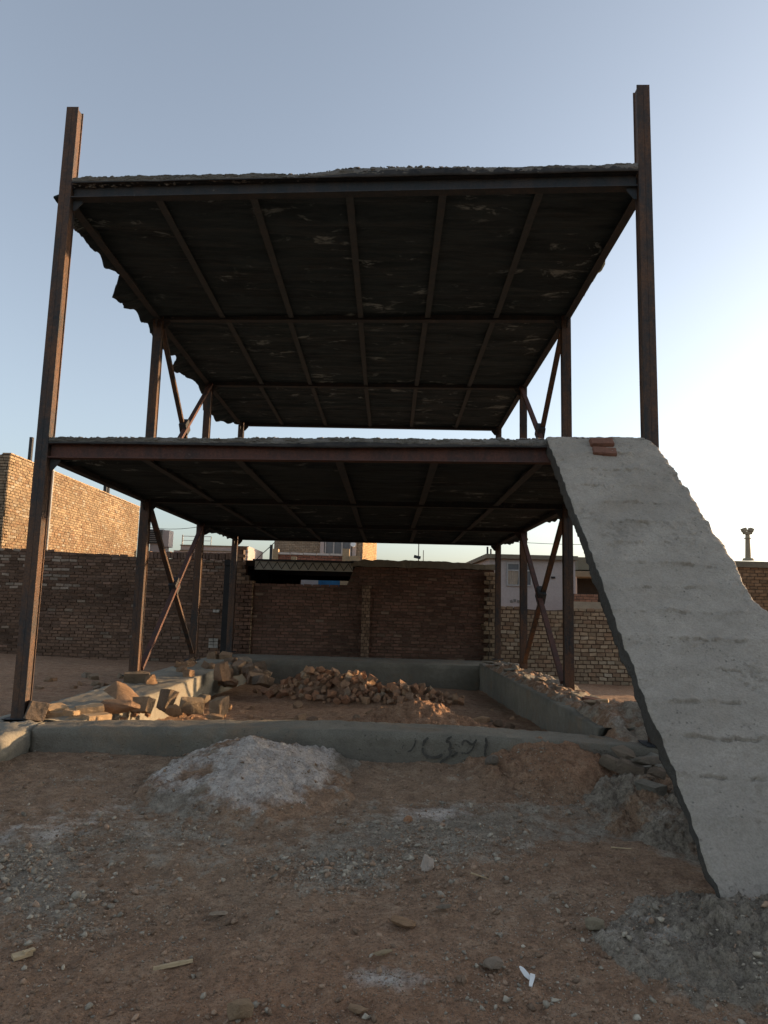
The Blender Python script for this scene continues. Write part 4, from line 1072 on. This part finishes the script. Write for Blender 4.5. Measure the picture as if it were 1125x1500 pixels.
# back wall under the decks
YB = 15.75
def t_back(s, z, r):
    f = 1+1.1*float(fbm(np.array([s*.9]), np.array([z*1.3]), 302, 4)[0]); c = (.145*f, .076*f, .052*f)
    if r.random() < .2: c = (.165, .092, .063)
    if r.random() < .025: c = (.20, .13, .09)
    if s > 5.45 and r.random() < (s-5.35)*1.6: c = (.24, .165, .105)
    return var(c, r)
bw_t = thing('brick_wall', (-.2, 15.9, -1.7), 'dark red brick wall closing the back of the plot, with open gap at upper left', 'wall')
xl_, xs_, xr_ = atY(362, 860, YB).x, atY(516, 860, YB).x, atY(724, 860, YB).x
zlo = atY(440, 857, YB).z; zhi = atY(620, 832, YB).z; zb0 = -1.85
m = MB()
Lb = xr_-xl_; Ls = xs_-xl_
def rag(s, z, row, r): return s > Lb-.30 and (s > Lb-.30+.28*(.5+.5*math.sin(row*1.9+1))*(1 if row % 3 else .4))
brick_face(m, (xl_, YB, zb0), (1, 0, 0), (0, -1, 0), Lb, lambda s: (zlo if s < Ls else zhi)-zb0, .072, .2, t_back, seed=2, ragged=None, jit=1.7)
m.build('wall', [BRICK, MORTAR_D], bw_t, tint=True)
pm = MB(); p0, p1 = atY(531, 858, YB-.12), atY(543, 858, YB-.12)
brick_face(pm, (p0.x, YB-.12, zb0), (1, 0, 0), (0, -1, 0), p1.x-p0.x, lambda s: p0.z-zb0, .072, .1, lambda s, z, r: var((.24, .15, .095), r, .3), seed=3, thick=.13)
pm.build('pilaster', [BRICK, MORTAR_D], bw_t, tint=True)
# mortar capping on the right part, uneven
n = 60; capz0, capz1 = zhi-.005, atY(620, 822, YB).z
V = []; 
for i in range(n+1):
    x = xs_-.04+(xr_-xs_+.05)*i/n; e = float(fbm(np.array([i*.35]), np.array([0.]), 7, 4)[0]); e2 = float(fbm(np.array([i*.3]), np.array([5.]), 8, 4)[0])
    fall = .10*max(0, (i/n-.55))**1 + (.02 if i < 5 else 0)
    V += [(x, YB-.045+e*.03, capz0+e2*.05), (x, YB-.03+e*.03, capz1-fall+e*.06), (x, YB+.25, capz1-fall+e*.06+.02), (x, YB+.25, capz0)]
m = MB(); m.add(V, [(i*4+k, i*4+(k+1) % 4, i*4+4+(k+1) % 4, i*4+4+k) for i in range(n) for k in range(4)]+[(3, 2, 1, 0), (n*4, n*4+1, n*4+2, n*4+3)]); m.build('capping', COPING, bw_t, fix=True)
# pale toothed return at its right end
rt = MB(); q0, q1 = atY(709, 860, YB-.16), atY(727, 860, YB-.16)
def rag2(s, z, row, r): return s < .10*(row % 2)+.05*(.5+.5*math.sin(row*.9)) - .0
brick_face(rt, (q0.x, YB-.17, zb0), (1, 0, 0), (0, -1, 0), q1.x-q0.x, lambda s: atY(715, 838, YB).z-zb0, .094, .14, lambda s, z, r: var((.25, .18, .115), r), seed=4, ragged=rag2, backing=False)
rt.box2((q0.x+.12, YB-.165, zb0), (q1.x-.01, YB-.02, atY(715, 842, YB).z), 1)
rt.build('toothed_end', [BRICK, MORTAR], bw_t, tint=True)
# lattice lintel over the gap and the brick pier carrying it
lt = MB(); a, b = atY(374, 821, YB), atY(517, 824, YB); a2, b2 = atY(374, 834, YB), atY(517, 836, YB)
lt.box2((a.x, YB-.02, a2.z), (b.x, YB+.12, a.z), 0)
lt.box2((a.x-.05, YB-.06, a.z-.01), (b.x+.02, YB+.16, a.z+.035), 1)
nz_ = 11; up_ = True
for k in range(nz_):
    xa_, xb_ = lerp(a.x, b.x, k/nz_), lerp(a.x, b.x, (k+1)/nz_); z0_, z1_ = a2.z+.02, a.z-.02
    xm = (xa_+xb_)/2
    for (q, w) in (((xa_, z0_), (xm, z1_)), ((xm, z1_), (xb_, z0_))):
        lt.tube((q[0], YB-.027, q[1]), (w[0], YB-.027, w[1]),   .008, None, 6, 1)
lt.build('lattice_lintel', [LATTICE, STEEL_D], bw_t)
pr = MB(); pa, pb = atY(341, 830, 15.9), atY(374, 830, 15.9)
brick_face(pr, (pa.x, YB-.1, zb0), (1, 0, 0), (0, -1, 0), pb.x-pa.x, lambda s: (atY(350, 800, YB).z if s < .28 else atY(365, 842, YB).z if s < .42 else atY(370, 852, YB).z)-zb0, .085, .19, lambda s, z, r: var((.30, .19, .12) if z > 2.1 else (.19, .105, .07), r, .3), seed=6)  # upper bricks tinted paler and more orange, sunlight put into the colour
brick_face(pr, (pb.x, YB-.1, zb0), (0, 1, 0), (1, 0, 0), .32, lambda s: atY(368, 850, YB).z-zb0, .085, .19, lambda s, z, r: var((.36, .24, .14), r, .3), seed=7, thick=.2)  # right face tinted brighter to look sunlit
pr.build('pier', [BRICK, MORTAR], bw_t, tint=True)
# dark lean-to behind the gap
sh = thing('lean_to', (-1.8, 19, -1.8), 'dark roofed lean-to seen through the gap in the back wall', 'shed')
m = MB(); zr = atY(440, 832, YB).z
m.box2((xl_-.6, YB+.22, zr+.03), (xs_+.5, 22, zr+.16)); m.build('roof', DARKHOLE, sh)
m = MB(); zl = atY(470, 850, 22).z
xA, xB = atY(440, 850, 22).x, atY(515, 850, 22).x
m.box2((xl_-.6, 22.0, zl), (xs_+.5, 22.15, zr+.03)); m.box2((xl_-.6, 22.0, -1.9), (xA, 22.15, zl-.004)); m.box2((xl_-.6, YB+.25, -1.9), (xl_-.45, 22, zr+.03)); m.box2((xs_+.38, YB+.25, -1.9), (xs_+.5, 22, zr+.03))
m.build('wall', DARKHOLE, sh)
yd = thing('yard_gate', (-.9, 22.9, -1.6), 'sliver of blue gate between pale posts beyond the lean-to', 'gate')
g0, g1, g2_, g3, g4 = [atY(px, 853, 22.9).x for px in (441, 466, 480, 498, 514)]
z0_, z1_ = -1.6, .95
MB().box2((g0, 22.9, z0_), (g1, 23.1, z1_)).build('post', CONC_PALE, yd); MB().box2((g3, 22.9, z0_), (g4+.3, 23.1, z1_)).build('post', BUFFB, yd)
m = MB().box2((g1, 22.95, z0_), (g3, 23.0, z1_))
for k in range(6): m.box2((lerp(g1, g3, k/6), 22.92, z0_), (lerp(g1, g3, k/6)+.02, 22.95, z1_))
m.build('leaf', BLUE, yd)

# low yellow brick wall on the right, in front of the pale house
def t_yel(s, z, r):
    c = (.33, .245, .16)
    if r.random() < .25: c = (.27, .18, .115)
    if r.random() < .1: c = (.38, .31, .22)
    return var(c, r, .22)
m = MB(); YW = 16.3
brick_face(m, (2.3, YW, -1.95), (1, 0, 0), (0, -1, 0), 5.6, lambda s: 1.83+.025*math.sin(s*3), .094, .19, t_yel, seed=8, joint=.018, jit=1.8)
ry = m.build('brick_wall', [BRICK, MORTAR_D], tint=True)
centre(tag(ry, 'low yellow brick wall with dark joints behind the right hand braces', 'wall'))

# ------------------------------------------------------------------ buildings behind
# sunlit yellow brick building on the left
XY = -11.0; ya_, yb_ = 19.63, 30.4
yt = thing('brick_building', (-14, 25, -1.6), 'tall sunlit yellow brick building standing over the dark wall', 'building')
def t_sun(s, z, r):
    f = 1+.9*float(fbm(np.array([s*.5]), np.array([z*.8]), 303, 4)[0])
    c = (.25*f, .18*f, .105*f)
    if r.random() < .25: c = (.20, .13, .072)
    if z < 3.6 and r.random() < .5: c = (.22*f, .142*f, .078*f)
    if r.random() < .08: c = (.27, .222, .155)
    return var(c, r, .16)
m = MB(); zt_ = lambda s: 5.56-.012*s
brick_face(m, (XY, ya_, -1.6), (0, 1, 0), (1, 0, 0), yb_-ya_, zt_, .086, .21, t_sun, seed=9, base=2.0, thick=.25)
brick_face(m, (XY-8, ya_, -1.6), (1, 0, 0), (0, -1, 0), 8.0, lambda s: 5.54, .086, .21, lambda s, z, r: var((.27, .20, .13), r, .2), seed=10, base=2.0, thick=.25)
m.box2((XY-8, ya_+.25, -1.9), (XY-.25, yb_, 3.85), 1); m.box2((XY-.25, ya_+.25, -1.9), (XY-.002, yb_, .1), 1)
m.build('wall', [BRICK, MORTAR], yt, tint=True)
m = MB(); 
for k in range(46):
    y0 = ya_+(yb_-ya_)*k/46; m.box((XY-.1, y0+.115, 3.97-.012*(y0-ya_)+rnd.uniform(-.008, .008)), (.26, .21, .035), (0, 0, rnd.uniform(-.03, .03)))
m.build('coping', BUFFB, yt)
pv = atX(76, 720, XY+.06)
m = MB().tube((XY+.05, pv.y, .4), (XY+.05, pv.y, 3.9), .035).tube((XY+.05, pv.y, 3.9), (XY-.05, pv.y, 4.35), .035); m.build('drainpipe', GALV, yt)
pv = atX(159, 710, XY-.3)
m = MB(); m.box2((XY-.45, pv.y-.12, 3.6), (XY-.33, pv.y, 4.75)); m.box2((XY-.45, pv.y+.12, 3.6), (XY-.33, pv.y+.24, 4.7)); m.build('roof_post', STEEL_D, yt)
pv = atX(49, 640, XY-.5)
MB().box2((XY-.6, pv.y-.05, 3.7), (XY-.5, pv.y+.05, 4.95)).build('roof_post', STEEL_D, yt)
pw = atX(104, 800, XY)
m = MB().box2((XY-.02, pw.y-.2, .5), (XY+.03, pw.y+.35, 1.22)); m.build('window', DARKHOLE, yt)
MB().box2((XY+.0, pw.y+.36, .4), (XY+.22, pw.y+.55, 1.27)).build('pillar', BUFFB, yt)

# evaporative cooler on a flat roof behind the dark wall
cz = thing('rooftop_cooler', atY(232, 806, 32.5), 'boxy rooftop cooler with one sunlit side above the dark wall', 'cooler')
a, b = atY(219, 775, 32.5), atY(238, 797, 32.5)
m = MB().box2((a.x, 32.5, b.z), (b.x, 33.3, a.z)); co = m.build('casing', GALV, cz)
m = MB()
for k in range(7): m.box(((a.x+b.x)/2, 32.48, lerp(b.z, a.z, (k+.6)/7.4)), (b.x-a.x-.06, .05, .03), (R(35), 0, 0))
m.build('louvre', DARKHOLE, co)
m = MB().box2((a.x+.05, 32.55, b.z-.5), (b.x+.1, 33.2, b.z)); m.build('plinth', CONC_PALE, cz)
MB().box2((b.x, 32.52, b.z-.12), (b.x+.28, 33.2, a.z-.03)).build('sunlit_side', CONC_PALE, cz)  # pale block stands in for the sunlit side of the casing

# low pale house with a roof rail, behind the left wall
hz = thing('house', atY(310, 830, 32), 'low pale block house with a thin roof rail behind the dark wall', 'house')
a, b = atY(265, 796, 32), atY(362, 830, 32)
m = MB().box2((a.x, 32, b.z-2), (b.x, 36, a.z-.05)); m.box2((a.x-.35, 32.1, b.z-2), (a.x, 36, atY(265, 806, 32).z)); m.build('wall', CONC_PALE, hz)
m = MB()
for k in range(3): m.box2((a.x-.03, 31.96, a.z-.1-.24*k), (b.x+.03, 32, a.z-.06-.24*k))
m.build('string_course', COPING, hz)
m = MB(); zr0 = a.z-.05; zr1 = atY(265, 785, 32).z
m.tube((a.x+.05, 32.05, zr0), (a.x+.05, 32.05, zr1+.06), .03); m.tube((a.x+.05, 32.05, zr1), (a.x+1.4, 32.05, zr1), .015); m.tube((a.x+.05, 32.05, (zr0+zr1)/2), (a.x+1.4, 32.05, (zr0+zr1)/2), .012); m.tube((a.x+1.4, 32.05, zr0), (a.x+1.4, 32.05, zr1), .02)
m.build('roof_rail', GALV, hz)

# tan house with windows, seen between the deck and the back wall; its red parapet in front
th = thing('house', atY(475, 830, 36), 'tan brick house with barred window above the lattice lintel', 'house')
a, b = atY(403, 770, 36), atY(530, 840, 36); c_ = atY(551, 800, 36)
m = MB(); brick_face(m, (a.x, 36, -1.6), (1, 0, 0), (0, -1, 0), b.x-a.x, lambda s: a.z+1.6+.6, .09, .21, lambda s, z, r: var((.27, .215, .15), r, .15), seed=12, base=2.6)
m.box2((a.x, 36.25, -1.7), (b.x-.3, 42, a.z+.55), 1)
brick_face(m, (b.x, 36, -1.6), ((c_.x-b.x), 2.2, 0), (2.2, -(c_.x-b.x), 0), math.hypot(c_.x-b.x, 2.2), lambda s: a.z+2.1, .09, .21, lambda s, z, r: var((.46, .30, .15), r, .12), seed=13, base=2.6)  # side face bricks coloured bright orange for the sun falling on them
m.build('wall', [BRICK, MORTAR], th, tint=True)
wa, wb = atY(477, 796, 35.95), atY(513, 822, 35.95)
w = MB().box2((wa.x, 35.93, wb.z), (wb.x, 35.97, wa.z+.8)); wo = w.build('window', GLASS, th)
m = MB()
for t in (0, .33, .66, 1): m.box((lerp(wa.x, wb.x, t), 35.90, (wb.z+wa.z+.8)/2), (.07, .07, wa.z+.8-wb.z))
m.build('frame', FRAME, wo)
for px in (472, 519): q = atY(px, 800, 35.9); MB().box2((q.x-.1, 35.82, -1), (q.x+.1, 35.98, a.z+.4)).build('pilaster', CONC_PALE, th)
q = atY(517.5, 799, 35.7); MB().tube((q.x, 35.75, q.z), (q.x, 35.6, q.z+.05), .1, .14, 12).build('lamp', PAPER, th)
pt = thing('parapet', atY(455, 830, 24), 'red brick parapet with pale coping tiles in front of the tan house', 'parapet')
a, b = atY(402, 812, 24), atY(507, 812, 24)
m = MB(); brick_face(m, (a.x, 24, -1), (1, 0, 0), (0, -1, 0), b.x-a.x, lambda s: a.z+1.0, .085, .21, lambda s, z, r: var((.30, .12, .075), r, .2), seed=14, base=1.2)
m.build('wall', [BRICK, MORTAR], pt, tint=True)
for k in range(5):
    x0, x1 = lerp(a.x+.1, b.x-.1, k/5), lerp(a.x+.1, b.x-.1, (k+1)/5)
    MB().box(((x0+x1)/2, 24.08, a.z+.04), (x1-x0-.03, .3, .07), (0, R(1.5), 0)).build('coping_tile', m_flat('pale_tile', (.55, .45, .38), .15) if k == 0 else bpy.data.materials['pale_tile'], pt)
for px in (402, 506): q = atY(px, 806, 23.95); MB().box2((q.x-.1, 23.9, -1), (q.x+.14, 24.2, q.z+.05)).build('end_pier', BUFFB, pt)
for k, (px, pz) in enumerate(((431, 812), (521, 811))):
    q = atY(px, pz, 23.4); MB().box2((q.x-.09, 23.3, q.z-.6), (q.x+.09, 23.5, q.z-.08)).build('stub_pier', BUFFB, pt)
for k, px in enumerate((513, 519)):
    q = atY(px, 814, 22.6)
    bo = brick(BM[k], q+Vector((0, 0, -.1)), (R(90), 0, .2*k), ('left' if k == 0 else 'right')+' broken brick stub standing beyond the lean-to roof', None, 1.7); bo.data = bo.data
# slanting stay and post above the lintel
po = MB(); q = atY(396, 818, 20); po.box2((q.x-.03, 20, .3), (q.x+.05, 20.08, atY(396, 798, 20).z)); a, b = atY(376, 819, 20), atY(404, 793, 20); po.tube(a, b, .012)
centre(tag(po.build('stay_post', STEEL_D), 'short post with a slanting stay left of the tan house', 'post'))
an = MB(); q = atY(613, 822, 28); an.tube((q.x, 28, 0), (q.x, 28, atY(613, 796, 28).z), .03, .02); centre(tag(an.build('antenna_mast', STEEL_D), 'thin mast rising behind the middle of the back wall', 'mast'))
an = MB(); q = atY(620, 822, 28); an.tube((q.x, 28, 0), (q.x, 28, atY(620, 806, 28).z), .02, .015); an.box((q.x-.25, 28, atY(610, 816, 28).z), (.28, .1, .12), (0, .2, 0)); centre(tag(an.build('antenna_mast', STEEL_D), 'short mast with a small box beside the thin mast', 'mast'))

# pale pink house on the right
YP = 24.0
ph = thing('house', atY(780, 880, YP), 'pale pinkish rendered house with curtained window behind the right braces', 'house')
a, b = atY(717, 818, YP), atY(826, 818, YP)
m = MB().box2((a.x, YP, -2.2), (b.x+.4, YP+7, a.z)); m.build('wall', CONC_PALE, ph)
m = MB().box2((a.x-.15, YP-.18, a.z), (b.x+.45, YP+7, a.z+.15)); m.build('roof', COPING, ph)
wa, wb = atY(743, 825, YP), atY(778, 858, YP)
wo = MB().box2((wa.x, YP-.012, wb.z), (wb.x, YP+.02, wa.z)).build('window', GLASS, ph)
m = MB()
for t in (0, .5, 1): m.box((lerp(wa.x, wb.x, t), YP-.03, (wa.z+wb.z)/2), (.05, .04, wa.z-wb.z+.05))
for z_ in (wa.z, wb.z, lerp(wa.z, wb.z, .32)): m.box(((wa.x+wb.x)/2, YP-.033, z_), (wb.x-wa.x+.05, .036, .05))
m.build('frame', FRAME, wo)
CURT = m_flat('curtain', (.30, .24, .18), .2, 5); m = MB(); n = 24
Vc = []; zc0, zc1 = wb.z+.03, lerp(wa.z, wb.z, .33)
for i in range(n+1):
    x = lerp(wa.x+.03, wb.x-.25, i/n); d = .006*math.sin(i*1.9)
    Vc += [(x, YP-.022+d, zc0+(.25 if i > 14 else 0)), (x, YP-.022+d, zc1), (x, YP-.014+d, zc1), (x, YP-.014+d, zc0+(.25 if i > 14 else 0))]
m.add(Vc, [(i*4+k, i*4+(k+1) % 4, i*4+4+(k+1) % 4, i*4+4+k) for i in range(n) for k in range(4)]); m.build('curtain', CURT, wo, fix=True)
q = atY(810, 846, YP); MB().box((q.x, YP-.02, q.z), (.14, .05, .07)).build('vent', DARKHOLE, ph)
q = atY(754, 881, YP); m = MB()
for k in range(3): m.box((q.x+.12*(k-1), YP-.008, q.z+.03*(k % 2)), (.09, .012, .10), (0, .3*(k-1), 0))
m.build('plaster_patch', CONC_SLAB, ph)
m = MB(); q = atY(716, 812, YP); m.tube((q.x, YP+.3, a.z), (q.x, YP+.3, atY(716, 800, YP).z), .035); m.tube((q.x+.12, YP+.3, a.z), (q.x+.12, YP+.3, atY(716, 803, YP).z), .03); m.build('roof_pipe', STEEL_D, ph)
# open porch house further right
oh = thing('house', atY(862, 880, 28), 'half built house with a dark open porch beside the ramp', 'house')
a, b = atY(838, 836, 28), atY(905, 846, 28)
MB().box2((a.x-.3, 28, b.z), (b.x+1.2, 34, a.z)).build('roof', COPING, oh)
MB().box2((a.x-.3, 30, -2), (b.x+1.2, 30.2, b.z)).build('wall', DARKHOLE, oh)
q0, q1 = atY(846, 816, 29), atY(905, 836, 29); MB().box2((q0.x, 29, q1.z), (q1.x+.8, 32, q0.z)).build('roof_room', COPING, oh)
q = atY(842, 860, 28); MB().box2((q.x-.12, 28.1, -2), (q.x+.12, 28.35, b.z)).build('porch_post', CONC_PALE, oh)
bx_ = MB(); q0, q1 = atY(841, 869, 22), atY(876, 881, 22)
brick_face(bx_, (q0.x, 22, q1.z-.02), (1, 0, 0), (0, -1, 0), q1.x-q0.x, lambda s: q0.z-q1.z+.02, .085, .2, lambda s, z, r: var((.36, .17, .10), r, .2), seed=15)
bo = bx_.build('brick_stack', [BRICK, MORTAR], tint=True); centre(tag(bo, 'block of red bricks stacked behind the low yellow wall', 'brick stack'))
pl = MB(); q0, q1 = atY(838, 881, 21), atY(882, 895, 21); pl.box2((q0.x, 21, -2), (q1.x+.5, 21.3, q0.z)); centre(tag(pl.build('plinth_wall', m_flat('tan_render', (.40, .30, .20), .15)), 'smooth tan wall top under the stacked red bricks', 'wall'))

# brown brick building at the right edge, with a floodlight pole on it
m = MB(); q = atY(1080, 822, 18)
rb_t = thing('brick_building', (12.5, 20, -1.8), 'brown brick building with pale coping at the right edge behind the ramp', 'building')
brick_face(m, (q.x-.5, 18, -1.9), (1, 0, 0), (0, -1, 0), 7.5, lambda s: q.z+1.9-.05, .086, .21, lambda s, z, r: var((.24, .14, .075), r, .25), seed=16)
m.box2((q.x-.5, 18.22, -1.9), (q.x+7, 23, q.z-.3), 1)
m.build('wall', [BRICK, MORTAR], rb_t, tint=True)
MB().box2((q.x-.58, 17.93, q.z-.16), (q.x+7.1, 18.3, q.z+.0)).build('coping', COPING, rb_t)
fp = thing('floodlight_pole', atY(1096, 820, 18.1), 'tan pole with twin floodlight heads on the right edge building', 'pole')
q0, q1 = atY(1096, 821, 18.12), atY(1095, 783, 18.12)
m = MB().tube(q0, q1, .075, .055, 14); m.tube(q0, q0+Vector((0, 0, .06)), .15, .12, 14); m.tube(lerp(q0, q1, .84), lerp(q0, q1, .87), .09, .09, 14); m.build('pole', POLE, fp)
hd = MB().box(q1+Vector((0, 0, .04)), (.2, .12, .07)).build('bracket', POLE, fp)
for s in (-1, 1):
    MB().box(q1+Vector((s*.09, 0, .12)), (.10, .14, .10), (0, s*R(22), 0)).build('floodlight', POLE, hd)

# wires strung between far poles
for (A, C, lab) in ((atY(690, 788, 26), atY(905, 797, 26), 'thin cable crossing the bright sky right of the last post'), (atY(215, 772, 25), atY(300, 770, 25), 'thin cable crossing the sky above the dark wall')):
    m = MB(); n = 10; pts = [lerp(A, C, i/n)+Vector((0, 0, -.10*(1-(2*i/n-1)**2))) for i in range(n+1)]
    for i in range(n): m.tube(pts[i], pts[i+1], .010, None, 5)
    centre(tag(m.build('cable', WIRE), lab, 'cable'))

# added wall, out of view to the right of the yard; it keeps the low sun off the yard
m = MB()
brick_face(m, (6.2, 9.2, -1.65), (0, -1, 0), (-1, 0, 0), 13, lambda s: 2.1, .086, .21, lambda s, z, r: var((.30, .2, .125), r, .25), seed=17, thick=.24)
centre(tag(m.build('brick_wall', [BRICK, MORTAR], tint=True), 'added brick wall out of view on the right, shading the yard', 'wall'))

# ------------------------------------------------------------------ light, sky, camera
SUN_AZ, SUN_EL = R(68), R(5.5)            # azimuth measured from straight ahead (+Y) to the right (+X)
sd = Vector((math.sin(SUN_AZ)*math.cos(SUN_EL), math.cos(SUN_AZ)*math.cos(SUN_EL), math.sin(SUN_EL)))
sl = bpy.data.lights.new('sun', 'SUN'); sl.energy = 2.2; sl.angle = R(.53); sl.color = (1.0, .66, .36)
so = bpy.data.objects.new('sun', sl); COL.objects.link(so); so.rotation_euler = sd.to_track_quat('Z', 'Y').to_euler()
w = bpy.data.worlds.new('World'); scn.world = w; w.use_nodes = True
nt = w.node_tree; bg = nt.nodes['Background']; sk = nt.nodes.new('ShaderNodeTexSky'); sk.sky_type = 'NISHITA'
sk.sun_disc = False; sk.sun_elevation = SUN_EL; sk.sun_rotation = SUN_AZ; sk.altitude = 1000; sk.air_density = 1.0; sk.dust_density = 5.5; sk.ozone_density = 2.0
hs = nt.nodes.new('ShaderNodeHueSaturation'); hs.inputs['Saturation'].default_value = .54
nt.links.new(sk.outputs[0], hs.inputs['Color']); nt.links.new(hs.outputs[0], bg.inputs[0]); bg.inputs[1].default_value = .112

cd = bpy.data.cameras.new('camera'); cam = bpy.data.objects.new('camera', cd); COL.objects.link(cam)
cd.sensor_fit = 'VERTICAL'; cd.sensor_height = 36; cd.sensor_width = 27; cd.lens = 36*FPX/1500; cd.clip_end = 3000; cd.clip_start = .05
cam.matrix_world = Matrix.Rotation(math.pi/2+PITCH, 4, 'X') @ Matrix.Rotation(ROLL, 4, 'Z')
scn.camera = cam
scn.view_settings.view_transform = 'Standard'; scn.view_settings.look = 'None'; scn.view_settings.gamma = 1; scn.view_settings.exposure = 2.05
scn.cycles.use_denoising = True
scn.render.resolution_x, scn.render.resolution_y = 768, 1024

# nested parts: vertices were built against the thing's origin, so children of children need no offset
for o in COL.objects:
    if o.parent is None: o.location.z += ZC
    if '_org' in o: del o['_org']
